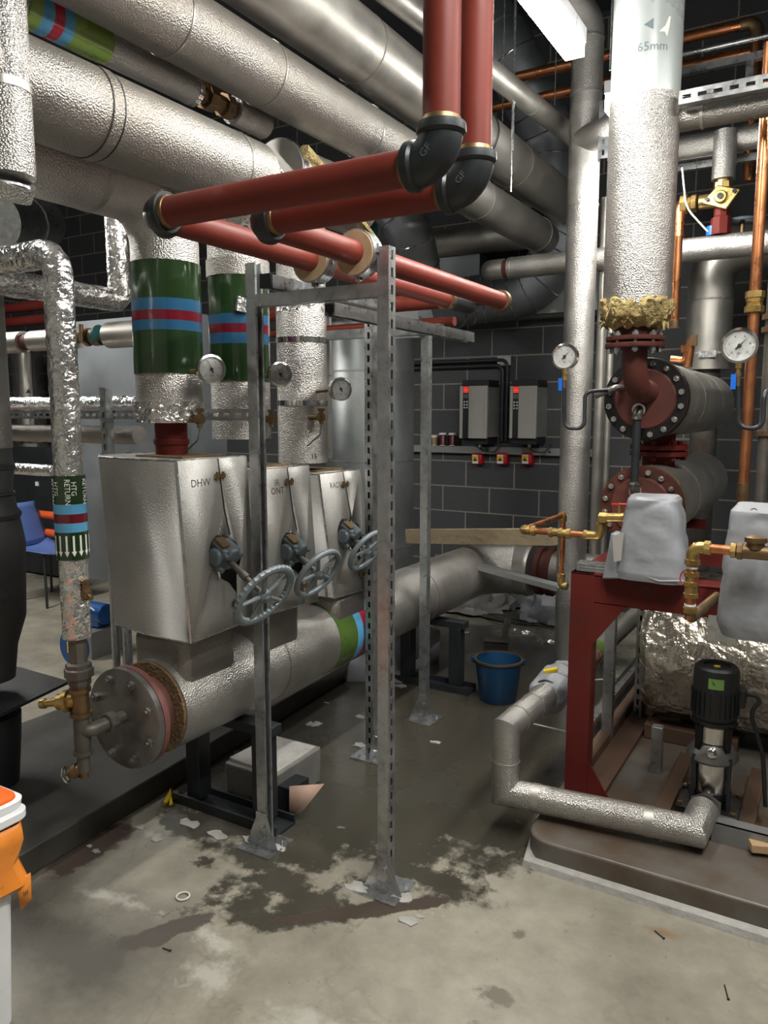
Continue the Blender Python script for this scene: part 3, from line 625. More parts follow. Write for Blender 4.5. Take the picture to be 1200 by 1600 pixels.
def gate(label, cp, wpx, R, toothed):
    t = T('gate_valve', label, 'valve'); c = at(*cp, x=-1.82 if cp[0] == 545 else -1.775); a, b = frame(nW); wc = on(c, nW, px=wpx)
    nd = (wc-c).normalized()
    i = t.p('gearbox', G().box(c-nd*.005, (.07, .075, .09), nd).cyl(c-nd*.03+a*.03, c+nd*.045+a*.03, .026, 16).cyl(c-b*.05, c+b*.05, .032, 16), 'painted', bevel=.008)
    for s, q in ((-1, -1), (-1, 1), (1, -1), (1, 1)): t.p('bolt', G().hexnut(c+nd*.03+a*.028*s+b*.03*q, nd, .009, .016), 'painted', parent=i)
    t.p('pointer_plate', G().box(c+nd*.02+V((0, -.02, .06)), (.05, .035, .006), nd), 'bronze')
    t.p('bracket', G().box(c-nd*.05+V((0, -.05, 0)), (.02, .05, .13)).cyl(c-nd*.12, c, .05, 18), 'blkshine')
    t.p('stem', G().cyl(c, c.lerp(wc, .55), .011, 14).cyl(c.lerp(wc, .45), c.lerp(wc, .58), .014, 14).cyl(c.lerp(wc, .55), wc, .009, 14), 'dirtysteel')
    w = t.p('handwheel', G().torus(wc, nd, R, .0115, 72 if toothed else 48, 10, toothed=.42 if toothed else 0), 'dustgrey')
    a, b = frame(nd)
    t.p('hub', G().lathe([(.008, -.018), (.022, -.016), (.022, .012), (.012, .016), (.012, .024), (0, .024)], wc, nd, 20), 'dustgrey', parent=w)
    for k in range(5):
        an = 2*PI*k/5+.5; e = a*math.cos(an)+b*math.sin(an); t.p('spoke', G().tube([wc+e*.018, wc+e*(R-.006)], [.0085, .006], 8), 'dustgrey', parent=w)
    t.end()
wc1, wc2, wc3 = at(413, 927, x=-1.45), at(497, 893, x=-1.47), at(573, 868, x=-1.50)
gate('grey gear valve with the large toothed handwheel, on the nearest valve box', (350, 868), 413, .110, True)
gate('grey valve with smooth handwheel between the two front frame posts', (458, 860), 497, .102, False)
gate('grey valve whose handwheel is partly hidden behind the front right frame post', (545, 836), 573, .096, False)
pb = at(232, 735, y=1.84)
g = G(); n_ = 12; vs = []
for i in range(n_+1):
    for j in range(n_+1):
        p = at(205+60*i/n_, 716+75*j/n_, y=1.775-.0*i) if 0 else V((-2.14+.26*i/n_, 1.80-.035*i/n_, 1.46-.13*j/n_)); e = .016*noise.noise(p*22)+.006*noise.noise(p*60); vs.append(p+V((.5*e, -.016-abs(e), e)))
g.add(vs, [(i*(n_+1)+j, i*(n_+1)+j+1, (i+1)*(n_+1)+j+1, (i+1)*(n_+1)+j) for i in range(n_) for j in range(n_)])
mf, nf, bf = newmat('clear_film'); bf.inputs['Alpha'].default_value = .22; bf.inputs['Base Color'].default_value = (.6, .62, .62, 1); bf.inputs['Roughness'].default_value = .15; M['film'] = mf
one('plastic_film', 'crumpled clear plastic film stuck to the top corner of the nearest valve box', 'plastic film', g, 'film')
# ------------------------------------------------------------------ gauges
def gauge(label, c, n, r, stem, base, cat='gauge', big=False, val=2.3):
    t = T('pressure_gauge', label, cat); c = V(c); n = V(n).normalized(); X = Zd.cross(n).normalized(); Y = n.cross(X)
    i = t.p('case', G().lathe([(0, -.03), (r*.85, -.03), (r, -.026), (r, .0), (r*1.08, .003), (r*1.08, .008), (r*.93, .010), (r*.93, .004), (0, .004)], c, n, 40), 'chrome')
    d = t.p('dial', G().lathe([(0, .0045), (r*.93, .0045)], c, n, 40), 'dial')
    g = G()
    for k in range(41):
        an = math.radians(225-270*k/40); e = X*math.cos(an)+Y*math.sin(an); q = .14 if k % 5 == 0 else .07; g.bar(c+e*r*.86+n*.005, c+e*r*(.86-q)+n*.005, .0008, .0004, n)
    t.p('scale', g, 'ink', parent=d, flat=True)
    for k, s in enumerate('0246810'[0:0] or ['0', '2', '4', '6', '8', '10']):
        an = math.radians(225-270*k/5); o = c+(X*math.cos(an)+Y*math.sin(an))*r*.60+n*.005; t.p('numeral', txt(s, r*.2, plane_map(o, X, Y)), 'ink', parent=d, flat=True)
    t.p('unit_mark', txt('bar', r*.2, plane_map(c-Y*r*.45+n*.005, X, Y)), 'ink', parent=d, flat=True)
    e = X*math.cos(val)+Y*math.sin(val); t.p('needle', G().add([c+n*.007+e*r*.72, c+n*.007-e*r*.3+Z2(n, e)*r*.05, c+n*.007-e*r*.3-Z2(n, e)*r*.05], [(0, 1, 2)]).lathe([(0, .009), (r*.12, .008), (r*.12, .005)], c, n, 16), 'ink', flat=True)
    for q in stem: t.p(*q)
    t.end()
def Z2(n, e): return n.cross(e).normalized()
for lab, px, py, yr, fc, rr in (('dial gauge on the nearest riser, beside its green band', 330, 577, yr1, None, 21), ('dial gauge in front of the left frame post, on the second riser', 437, 585, yr2, None, 18), ('dial gauge on a thin stem from the third riser', 532, 608, yr3, None, 17)):
    c = at(px, py, x=-1.82 if yr != yr3 else -1.78); dep = (c-CAM).dot(fw); r = rr*dep/F; n = V((.86, -.5, 0)).normalized()
    q = V((xr+r1*.9, yr-.02, c.z-.0)); s0 = c-n*.03
    gauge(lab, c, n, r, [('stem', G().cyl(s0, V((xr+r1*.6, yr-.03, s0.z-.01)), .007, 10).cyl(s0, s0-n*.02, .014, 6), 'bronze')], None, val=2.0)
for lab, px, py, yr, dx in (('small brass drain cock at the foot of the nearest riser', 312, 655, yr1, 0), ('small dark drain cock on the second riser, behind the left post', 424, 655, yr2, 0), ('small dark drain cock low on the third riser', 502, 652, yr3, 0)):
    c = at(px, py, x=xr+r1+.03); g = G().cyl(c-Xd*.06, c+Xd*.01, .012, 12).hexnut(c-Xd*.01, Xd, .02, .018).cyl(c-Zd*.03, c+Zd*.03, .009, 10).hexnut(c+Zd*.025, Zd, .014, .012)
    t = T('drain_cock', lab, 'valve'); t.p('body', g, 'bronze'); t.p('wire', G().tube(arc([c-Zd*.03, c+V((.01, -.02, -.07)), c+V((-.04, -.05, -.12))], .03), .0025, 6), 'blk'); t.end()
# ------------------------------------------------------------------ heading-return pipe J and its fittings
xJ, yJ = -2.02, 1.53
rJ = fit('z', (78, 600), (126, 600), y=yJ)[2]
zJt = at(100, 392, y=yJ).z; cJ = at(105, 700, y=yJ); xJ = cJ.x
zb = on((xJ, yJ, 0), Zd, py=995).z
t = T('heating_return_pipe', 'foil wrapped upright pipe at left, with green label band marked with arrows', 'pipe')
P = arc([(xJ-.9, yJ, zJt-.0), (xJ, yJ, zJt), (xJ, yJ, zb)], .07, 8); Q = [P[0]]
for a, b in zip(P, P[1:]):
    m = max(1, int((b-a).length/.012)); Q += [a.lerp(b, (i+1)/m) for i in range(m)]
t.p('foil_wrap', G().tube(Q, rJ, 40, jit=.0028, js=30), 'foil')
zz = [on((xJ, yJ, 0), Zd, py=v).z for v in (742, 786, 801, 815, 829, 872)]
rb_ = rJ+.003
bands(t, V((xJ, yJ, 0)), Zd, rb_, [(zz[1], zz[0], 'green'), (zz[2], zz[1], 'bluel'), (zz[3], zz[2], 'crimson'), (zz[4], zz[3], 'bluel'), (zz[5], zz[4], 'green')])
ang0 = math.atan2(-yJ, -xJ)
def onJ(a0, z0):      # letters run down the pipe
    def f(x, y): a = ang0+a0+y/rb_; return V((xJ+(rb_+.0035)*math.cos(a), yJ+(rb_+.0035)*math.sin(a), z0-x))
    return f
zc_ = (zz[0]+zz[1])/2
for k in (-1, 0, 1):
    t.p('lettering', txt('RETURN', .021, onJ(-.14+k*1.15-.0, zc_-.006)), 'inkw', flat=True); t.p('lettering', txt('HTG', .021, onJ(.24+k*1.15, zc_+.004)), 'inkw', flat=True)
za, zd = zz[4]-.01, zz[5]+.012
for k in range(-4, 5):
    a0 = ang0+k*.42+.1; R_ = rb_+.004; P2 = lambda u, z: V((xJ+R_*math.cos(a0+u/R_), yJ+R_*math.sin(a0+u/R_), z))
    t.p('arrow_mark', G().add([P2(-.003, za), P2(.003, za), P2(.003, zd+.016), P2(.0075, zd+.016), P2(0, zd), P2(-.0075, zd+.016), P2(-.003, zd+.016)], [tuple(range(7))]), 'inkw', flat=True)
t.end()
# fittings under J
zf = lambda py: on((xJ, yJ, 0), Zd, py=py).z
t = T('drain_valve_assembly', 'brown brass and steel fittings below the foil wrapped pipe at left', 'valve')
t.p('union', G().lathe([(.026, 0), (.026, zf(1005)-zf(1035)), (.045, zf(1005)-zf(1033)), (.045, .07), (.035, .075), (.033, .1), (.02, .1)][0:0] or [(.0, 0), (.03, 0), (.036, .01), (.036, .03), (.045, .032), (.045, .058), (.04, .062), (.04, .075), (.028, .08), (.028, zf(995)-zf(1072))], (xJ, yJ, zf(1072)), Zd, 8), 'dirtysteel')
t.p('tee', G().cyl((xJ, yJ, zf(1118)), (xJ, yJ, zf(1070)), .027, 20).lathe([(.03, 0), (.034, 0), (.034, .012), (.03, .012)], (xJ, yJ, zf(1080)), Zd, 20).lathe([(.03, 0), (.034, 0), (.034, .012), (.03, .012)], (xJ, yJ, zf(1118)), Zd, 20), 'bronze')
c = V((xJ, yJ, zf(1093))); e = at(62, 1100, y=yJ-.06); d = (e-c).normalized()
t.p('stop_cock', G().lathe([(.024, 0), (.024, .035), (.036, .038), (.036, .052), (.026, .055), (.026, .075), (.014, .08), (.012, .115), (.017, .118), (.015, .135), (0, .137)], c, d, 12), 'brass')
t.p('lower_pipe', G().cyl((xJ, yJ, zf(1175)), (xJ, yJ, zf(1118)), .026, 24).lathe([(.03, 0), (.03, .015)], (xJ, yJ, zf(1178)), Zd).cyl((xJ, yJ, zf(1205)), (xJ, yJ, zf(1175)), .02, 20), 'dirtysteel')
cc = V((xJ, yJ, zf(1140))); hh = at(152, 1128, y=yJ)
t.p('side_pipe', G().tube(arc([cc, (xH, yJ, cc.z), (xH, yh0-.13, cc.z)], .03), .022, 20).lathe([(.03, 0), (.034, .003), (.034, .03), (.03, .033)], (xH, yh0-.20, cc.z), Yd, 8), 'dirtysteel')
c2 = V((xJ, yJ, zf(1200))); d2 = (at(88, 1215, y=yJ-.05)-c2).normalized()
t.p('drain_body', G().lathe([(.016, 0), (.018, .02), (.024, .022), (.024, .036), (.013, .04), (.012, .055)], c2, d2, 12).cyl(c2, c2-Zd*.03, .015, 12), 'bronze')
w = t.p('handwheel', G().torus(c2+d2*.062, d2, .024, .005, 24, 8), 'chrome'); a, b = frame(d2)
for k in range(4): e_ = a*math.cos(k*PI/2)+b*math.sin(k*PI/2); t.p('spoke', G().cyl(c2+d2*.06, c2+d2*.062+e_*.022, .004, 8), 'chrome', parent=w)
t.end()
c = at(134, 925, y=yJ); one('test_cock', 'small brass cock sticking out of the foil wrapped pipe, left', 'valve', G().cyl(V((xJ, yJ, c.z)), c+Xd*.008, .010, 12).cyl(c-Zd*.025, c+Zd*.03, .011, 8).hexnut(c+Zd*.028, Zd, .015, .01).lathe([(.014, 0), (.014, .02), (.008, .022), (.008, .04)], c, (.8, -.2, -.3), 8), 'bronze')
# K : capped upright in the very foreground
yK = 1.2; q = fit('z', (-45, 150), (50, 150), y=yK); rK = q[2]; zKb = on((q[0], yK, 0), Zd, py=290).z
t = T('insulated_pipe', 'silver upright pipe with cut-off bottom at the top left corner', 'pipe')
t.p('cladding', G().tube([(q[0], yK, 4.58), (q[0], yK, zKb+.02)], rK, 40).tube([(q[0], yK, zKb+.02), (q[0]-.02, yK, zKb-.012)], rK+.001, 40), 'stucco')
t.p('strap', ring((q[0], yK, on((q[0], yK, 0), Zd, py=138).z), Zd, rK, .02, .002), 'clad'); t.p('rim', ring((q[0]-.018, yK, zKb-.005), Zd, rK, .006, .004), 'galv_b'); t.end()
# ------------------------------------------------------------------ header supports and floor under it
def support(label, y, x0, x1, zt, foot=True, rail=None):
    t = T('pipe_support', label, 'support')
    for x in (x0, x1): t.p('leg', G().bx(x-.035, x+.035, y-.035, y+.035, .03, zt-.04), 'blk', bevel=.003)
    t.p('cross_bar', G().bx(x0-.06, x1+.06, y-.035, y+.035, zt-.04, zt), 'blk', bevel=.003)
    t.p('base_channel', G().bx(x0-.10, x1+.10, y-.06, y+.06, .0, .012).bx(x0-.10, x1+.10, y-.06, y-.05, .012, .04).bx(x0-.10, x1+.10, y+.05, y+.06, .012, .04), 'blk')
    t.end()
support('black steel stand under the near end of the header', 2.20, -2.19, -1.84, zH-rH-.005)
support('black steel stand under the far end of the header, by the blue bucket', 3.92, -2.15, -1.83, zH-rH-.005)
# concrete block and scraps
t = T('concrete_block', 'dirty plaster smeared block lying under the header beside the black stand', 'block')
g = G().bx(-2.12, -1.86, 2.28, 2.60, 0.0, .155); g.jitter(.008, 9); t.p('block', g, 'conc', bevel=.01)
g = G().box((-1.99, 2.44, .160), (.24, .28, .012)); t.p('plaster_skin', g.jitter(.012, 20), 'plast', bevel=.004); t.end()
c = at(445, 1170, z=.06); one('insulation_offcut', 'curved tan foam offcut lying on the floor behind the left frame post', 'offcut', G().torus(c, (.3, .2, 1), .07, .018, 20, 10, -.6, 1.7), 'cork')
c = at(450, 1282, z=0); t = T('torn_card', 'torn pinkish card leaning on a dark box at the left post foot', 'card'); a, b, d = at(452, 1280, z=.01), at(455, 1222, y=2.38), at(491, 1222, y=2.42)
t.p('flap', G().add([a, V((a.x-.02, a.y+.03, .13)), V((a.x+.10, a.y+.10, .14)), V((a.x+.04, a.y+.04, .04))], [(0, 1, 2, 3)]), 'card', solid=.003)
t.p('dark_side', G().bx(a.x-.09, a.x-.02, a.y+.04, a.y+.16, 0, .11), 'blk'); t.end()
c = at(286, 1401, z=.003); one('plastic_ring', 'small white plastic ring lying on the floor', 'ring', G().torus(c+Zd*.002, Zd, .021, .003, 32, 8), 'offw')
def scrap(px, py, s, lab, mt='plast', flat=.35, seed=1, cat='debris', grp=None, z=0.0):
    random.seed(seed); c = at(px, py, z=z); n = 11; g = G(); top = []
    for k in range(n):
        an = 2*PI*k/n; r = s*(.55+.6*random.random()); top.append(c+V((math.cos(an)*r, math.sin(an)*r*.6, .001+s*flat*random.random()*.4)))
    m = c+Zd*s*flat*.5; g.add(top+[m]+[V((p.x, p.y, z+.0002)) for p in top], [(i, (i+1) % n, n) for i in range(n)]+[((i+1) % n, i, n+1+i, n+1+(i+1) % n) for i in range(n)]+[tuple(n+1+i for i in range(n-1, -1, -1))])
    one('plaster_scrap' if mt == 'plast' else 'scrap', lab, cat, g, mt, group=grp)
SC = 'plaster and paper crumbs on the floor'
for i, (px, py, s, lab) in enumerate([(218, 1292, .035, 'plaster lump on the floor nearest the orange lidded bin'), (246, 1310, .04, 'flat plaster flake just beyond the white ring'), (295, 1288, .05, 'long crumpled paper scrap left of the black stand foot'), (340, 1305, .05, 'grey plaster spill at the front of the black stand foot'), (395, 1312, .06, 'plaster bedding under the left frame post foot'), (435, 1325, .05, 'plaster bedding right of the left frame post foot'),
        (560, 1388, .055, 'plaster bedding left of the front right post foot'), (625, 1402, .05, 'plaster bedding right of the front right post foot'), (488, 1132, .045, 'crumpled paper near the kerb behind the left post'), (497, 1130, .03, 'little paper curl near the kerb behind the left post'), (510, 1098, .02, 'white crumb close to the kerb'), (563, 1165, .045, 'scrap of paper behind the slotted post foot'), (562, 1120, .03, 'narrow flake behind the slotted post'), (626, 1072, .05, 'pale rubble at the foot of the rear black stand'), (680, 1160, .03, 'pale flake right of the rear post foot'), (640, 1440, .04, 'white lime flake in the wet patch before the front post'), (655, 1432, .02, 'small lime crumb in the wet patch'), (150, 1330, .02, 'small flake by the kerb near the bin'), (140, 1322, .015, 'tiny flake by the kerb near the bin')]):
    scrap(px, py, s, lab, seed=i+3, grp=SC)
for i, (px, py, dx, dy, lab) in enumerate([(1030, 1460, 14, 12, 'dark bent nail on the floor before the right plinth'), (1135, 1550, 6, 22, 'dark screw lying on the floor at lower right'), (260, 1483, 12, 4, 'dark splinter on the floor at lower left')]):
    a, b = at(px-dx/2, py-dy/2, z=.003), at(px+dx/2, py+dy/2, z=.003); one('nail', lab, 'nail', G().cyl(a, b, .002, 8).cyl(b, b+(b-a).normalized()*.002, .004, 8), 'blk')
one('warning_tag', 'scrap of yellow tape by the base of the near black stand', 'tape', G().tube([at(258, 1256, z=.004), at(266, 1240, z=.02), at(268, 1258, z=.004)], .008, 5, jit=.004), 'yellow')
# ------------------------------------------------------------------ tall uprights on the right
yc = 4.42; q = fit('z', (879, 560), (927, 560), y=yc); xc_, rc_ = q[0], q[2]
t = T('insulated_pipe', 'tall slim silver upright reaching the floor, behind the left hand dial gauge', 'pipe')
ztop = on((xc_, yc, 0), Zd, py=35).z
t.p('cladding', G().tube(arc([(xc_, yc, .01), (xc_, yc, ztop), (xc_-.35, yc-.3, ztop+.5)], .15, 6), rc_, 36), 'stucco')
for py in (62, 148, 322): t.p('seam', ring((xc_, yc, on((xc_, yc, 0), Zd, py=py).z), Zd, rc_, .012, .003), 'clad')
bz = on((xc_, yc, 0), Zd, py=222).z; be = at(952, 196, y=yc+.0); 
t.p('branch', G().tube(arc([(xc_, yc-.02, bz), (xc_+.13, yc-.10, bz), (be.x+.25, yc-.06, be.z+.10)], .10, 8), rc_*.86, 32), 'stucco')
t.end()
for lab, p1, p2, yy in (('thin grey upright just right of the tall slim silver pipe', (929, 600), (945, 600), 4.9), ('second thin grey upright, close behind the heat exchanger flanges', (945, 600), (957, 600), 4.95)):
    q = fit('z', p1, p2, y=yy); one('upright_pipe', lab, 'pipe', G().cyl((q[0], yy, 0), (q[0], yy, 2.9), q[2], 20), 'clad')
a = at(945, 175, y=4.3); b = at(941, 250, y=4.3); one('slotted_bracket', 'short hanging slotted bracket beside the elbow on the slim upright', 'bracket', strut(G(), (a.x, 4.3, b.z), (a.x, 4.3, a.z+.05), (.2, -1, 0), w=.055), 'galv')
# big flanged riser into the heat exchanger
yP = 3.04; q = fit('z', (942, 460), (1050, 460), y=yP); xP, rP = q[0], q[2]
zl = lambda py: on((xP, yP-rP, 0), Zd, py=py).z
t = T('flanged_riser', 'large upright pipe at right, grey above and silver below, ending in ragged yellow mineral wool', 'pipe')
t.p('cladding', G().cyl((xP, yP, zl(474)), (xP, yP, zl(141)), rP, 48), 'stucco')
t.p('painted_cladding', G().cyl((xP, yP, zl(141)), (xP, yP, 4.58), rP*.985, 48), 'greyp')
ap = math.atan2(-yP, -xP)
def onP(z0, a0=0): return lambda x, y: V((xP+(rP*.985+.0015)*math.cos(ap+a0+x/rP), yP+(rP*.985+.0015)*math.sin(ap+a0+x/rP), z0+y))
t.p('stencil', txt('65mm', .042, onP(zl(75), .16)), 'painted', flat=True)
t.p('arrow_mark', G().add([onP(zl(40), .05)(x, y) for x, y in ((-.02, 0), (.012, .018), (.012, -.018))], [(0, 1, 2)]), 'painted', flat=True)
t.p('scratch', G().add([onP(zl(43), .55)(x, y) for x, y in ((-.03, -.02), (-.008, .0), (.004, .03), (.012, .032), (.008, 0), (.0, -.035), (-.01, -.02))], [tuple(range(7))]), 'inkw', flat=True)
g = G(); z0, z1 = zl(503), zl(466); g.lathe([(.06, z0-.01), (.085, z0-.012), (rP*.85, z0+.01), (rP*1.02, z0+.028), (rP*1.06, (z0+z1)/2+.01), (rP*1.04, z1-.004), (rP*.97, z1+.003)], (xP, yP, 0), Zd, 90)
g.v = [p+V((noise.noise(p*28), noise.noise(p*28+V((5, 5, 5))), noise.noise(p*36+V((9, 1, 2)))))*.022 for p in g.v]; t.p('mineral_wool', g, 'gwool')
g = G()
for k in range(70):
    an = random.uniform(0, 2*PI); rr = random.uniform(.75, 1.06)*rP; b_ = V((xP+rr*math.cos(an), yP+rr*math.sin(an), random.uniform(z0, z1))); g.tube([b_, b_+V((random.uniform(-.02, .02), random.uniform(-.02, .02), -random.uniform(.01, .035)))], [.007, .001], 5)
t.p('wool_tufts', g, 'gwool')
zF = zl(537)+.018
t.p('neck_pipe', G().lathe([(.055, zF), (.06, zF+.05), (.075, zF+.09)], (xP, yP, 0), Zd, 32), 'rust')
fl = t.p('flange_pair', G().lathe([(.05, 0), (.105, 0), (.107, .003), (.107, .016), (.05, .017)], (xP, yP, zF), Zd, 40).lathe([(.05, 0), (.107, 0), (.109, .003), (.109, .017), (.05, .018)], (xP, yP, zF-.026), Zd, 40), 'rust')
for k in range(8):
    an = 2*PI*(k+.3)/8; c = V((xP+.088*math.cos(an), yP+.088*math.sin(an), 0)); t.p('bolt', G().hexnut(c+Zd*(zF+.016), Zd, .012, .012).hexnut(c+Zd*(zF-.040), Zd, .012, .014).cyl(c+Zd*(zF-.045), c+Zd*(zF+.034), .007, 10), 'galv_b', parent=fl)
xX, yX, zX1 = -.702, 3.30, 1.655; zX2 = 1.21
t.p('elbow', G().tube(arc([(xP, yP, zF-.02), (xP, yP, zX1+.045), (xP, yX-.0, zX1+.03)], .12, 10), .047, 32), 'rustp')
t.end()
# ------------------------------------------------------------------ heat exchangers
def exchanger(label, z, y1):
    t = T('heat_exchanger', label, 'heat exchanger'); r = .168
    t.p('cladding', G().lathe([(r*.93, 0), (r*.97, .004), (r*.97, y1-yX-.10), (r*.85, y1-yX-.06), (r*.5, y1-yX-.03), (0, y1-yX-.02)], (xX, yX+.09, z), Yd, 48), 'clad', label='brushed silver cladding')
    g = G().lathe([(r*.8, 0), (r*.95, .0), (r*.99, .02), (r*.96, .05), (r*.8, .05)], (xX, yX+.042, z), Yd, 60); g.v = [p+V((noise.noise(p*30), noise.noise(p*25+V((3, 3, 3))), noise.noise(p*33)))*.012 for p in g.v]
    t.p('insulation', g, 'wool_d')
    f = t.p('flange', G().lathe([(.1, 0), (r, 0), (r+.003, .003), (r+.003, .022), (r, .025), (.1, .025)], (xX, yX+.018, z), Yd, 56), 'blkshine' if z > 1.5 else 'rust')
    c = t.p('cover_plate', G().lathe([(0, -.014), (r*.70, -.012), (r*.74, -.004), (r*.99, -.003), (r*.99, .016), (0, .016)], (xX, yX, z), Yd, 56), 'rustp' if z < 1.5 else 'rustp')
    t.p('rim_face', G().lathe([(r*.745, -.0045), (r*.995, -.0045), (r*.995, -.001), (r*.745, -.001)], (xX, yX, z), Yd, 56), 'blkshine' if z > 1.5 else 'rust', parent=c)
    for k in range(16):
        an = 2*PI*(k+.5)/16; p = V((xX+r*.87*math.cos(an), yX-.004, z+r*.87*math.sin(an)))
        g = G().lathe([(.013, 0), (.014, .002), (.014, .0), (.0, 0)], p, -Yd, 16).hexnut(p, -Yd, .0125, .012)
        if k % 3: g.lathe([(.0075, .012), (.006, .016), (0, .017)], p, -Yd, 12)
        else: g.lathe([(.008, .012), (.008, .022), (.0, .022)], p, -Yd, 12)
        t.p('bolt', g, 'chrome', parent=f)
    t.p('seam', ring((xX, yX+.5, z), Yd, r*.97, .006, .002), 'stucco_d')
    return t
t = exchanger('upper horizontal heat exchanger with bolted black rimmed cover plate', zX1, 4.9)
t.end()
t = exchanger('lower horizontal heat exchanger, its rusty cover partly behind the grey jacket', zX2, 4.8)
t.end()
t = T('flanged_spool', 'dark red flanged joint between the two heat exchangers', 'pipe fitting'); zm = (zX1+zX2)/2; cy = yX+.33
t.p('neck', G().cyl((xX, cy, zX2+.13), (xX, cy, zX1-.13), .07, 28), 'redc')
t.p('flange', G().cyl((xX, cy, zm+.004), (xX, cy, zm+.024), .125, 36), 'redc'); t.p('flange', G().cyl((xX, cy, zm-.024), (xX, cy, zm-.004), .125, 36), 'redc')
for k in range(8):
    an = 2*PI*k/8; p = V((xX+.105*math.cos(an), cy+.105*math.sin(an), zm-.04)); t.p('bolt', G().cyl(p, p+Zd*.08, .008, 8).hexnut(p-Zd*.002, Zd, .013, .014).hexnut(p+Zd*.066, Zd, .013, .014), 'redc')
t.end()
# drip pipe between covers
a = at(996, 640, y=yX-.05); b = at(985, 768, y=yX-.05)
t = T('bypass_pipe', 'black pipe with pale elbows joining the two exchanger covers', 'pipe')
t.p('pipe', G().cyl((a.x, a.y, b.z+.02), (a.x, a.y, a.z-.03), .0165, 20), 'black')
for zz, s in ((a.z, -1), (b.z, 1)):
    k = t.p('elbow', G().tube(arc([(a.x, a.y, zz+s*.04), (a.x, a.y, zz), (a.x, yX-.012, zz)], .025, 8), .0195, 20), 'cast')
    t.p('collar', G().lathe([(.019, 0), (.024, .002), (.024, .014), (.019, .016)], (a.x, a.y, zz+s*.042), Zd*-s, 20).lathe([(.02, 0), (.027, .001), (.027, .008), (.02, .009)], (a.x, yX-.03, zz), Yd, 20), 'chrome', parent=k)
t.end()
# ------------------------------------------------------------------ right hand gauges with pigtail syphons
def syphon(pts, r=.0075): return G().tube(arc([V(p) for p in pts], .03, 8), r, 12)
def gauge2(label, c, r, path, capc, nrm=(-.06, -1, 0), val=.78):
    c = V(c); t_ = []
    b = c-Zd*(r*1.08); t_.append(('brass_nut', G().hexnut(b-Zd*.016, Zd, .011, .018).cyl(b-Zd*.03, b-Zd*.014, .007, 12).hexnut(b-Zd*.042, Zd, .010, .013), 'brass'))
    t_.append(('blue_lever', G().box(b-Zd*.06+V((-.012, -.012, 0)), (.016, .01, .05)), 'bluep'))
    t_.append(('cock_body', G().cyl(b-Zd*.075, b-Zd*.04, .009, 12), 'bronze'))
    t_.append(('syphon_tube', syphon([b-Zd*.06]+path), 'black'))
    gauge(label, c, nrm, r, t_, None, val=val)
y4 = 3.16; c = at(883, 557, y=y4); A = lambda px, py, y: at(px, py, y=y)
gauge2('left hand dial gauge, hung before the slim upright with blue lever and looping tube', c, .0505, [A(882, 668, y4), A(913, 671, y4), A(914, 612, y4+.02), A(945, 610, y4+.05), V((A(953, 612, yX-.05).x, yX-.03, A(953, 612, yX-.05).z))], None)
y5 = 2.85; c = at(1156, 540, y=y5)
gauge2('right hand dial gauge, large white face in front of the copper upright', c, .0545, [A(1155, 668, y5), A(1192, 670, y5), A(1194, 612, y5), A(1215, 608, y5+.1)], None)
g = G().tube(arc([at(930, 618, y=3.24), at(962, 606, y=3.24), V((at(962, 606, y=3.24).x+.02, yX-.01, at(962, 606, y=3.24).z-.0))], .02), .014, 14)
one('pipe_elbow', 'dirty steel elbow holding the looping gauge tube on the upper cover', 'pipe fitting', g, 'cast')
# copper uprights
q = fit('z', (1174, 400), (1193, 400), y=3.2); xq = q[0]; zq = lambda py: on((xq, 3.2, 0), Zd, py=py).z
t = T('copper_upright', 'thick copper upright with double brass union, at the right edge', 'pipe')
t.p('tube', G().cyl((xq, 3.2, zq(785)), (xq, 3.2, 2.9), q[2], 24), 'copper')
t.p('union', G().lathe([(.02, 0), (.034, .0), (.034, .022), (.028, .024), (.028, .034), (.024, .036), (.03, .04), (.03, .05), (.034, .052), (.034, .075), (.02, .076)], (xq, 3.2, zq(488)), Zd, 8), 'brass'); 
t.p('lower_socket', G().cyl((xq, 3.2, zq(815)), (xq, 3.2, zq(755)), q[2]*1.12, 20), 'bronze'); t.end()
q = fit('z', (1184, 700), (1202, 700), y=3.35); t = T('dark_upright', 'dark steel pipe with brass joints at the right edge, behind the copper upright', 'pipe')
t.p('tube', G().cyl((q[0], 3.35, 1.1), (q[0], 3.35, 2.1), .021, 20), 'dirtysteel')
for py in (500, 520, 682): t.p('union', G().lathe([(.02, 0), (.034, .002), (.034, .022), (.02, .024)], (q[0], 3.35, on((q[0], 3.35, 0), Zd, py=py).z), Zd, 8), 'bronze')
t.end()
q = fit('z', (1049, 450), (1063, 450), y=3.6); t = T('copper_drop', 'short copper drop pipe just right of the big upright', 'pipe')
zq2 = lambda py: on((q[0], 3.6, 0), Zd, py=py).z
t.p('tube', G().cyl((q[0], 3.6, zq2(510)), (q[0], 3.6, zq2(370)), .019, 20), 'copper'); t.p('cap', G().lathe([(0, 0), (.024, 0), (.024, .03), (.02, .032)], (q[0], 3.6, zq2(512)), Zd, 12), 'bronze'); t.end()
# relief valve on exchanger
c = at(1080, 560, y=3.9); t = T('relief_valve', 'small copper coloured safety valve on top of the upper exchanger', 'valve')
t.p('body', G().tube(arc([at(1048, 560, y=3.9), at(1072, 563, y=3.9), at(1072, 545, y=3.9)], .02), .014, 14).hexnut(at(1072, 550, y=3.9), Zd, .026, .03).cyl(at(1075, 560, y=3.9)-Zd*.04, at(1080, 530, y=3.9), .02, 14), 'copper'); t.p('lever', G().box(at(1084, 532, y=3.88), (.03, .01, .05)), 'bronze'); t.end()
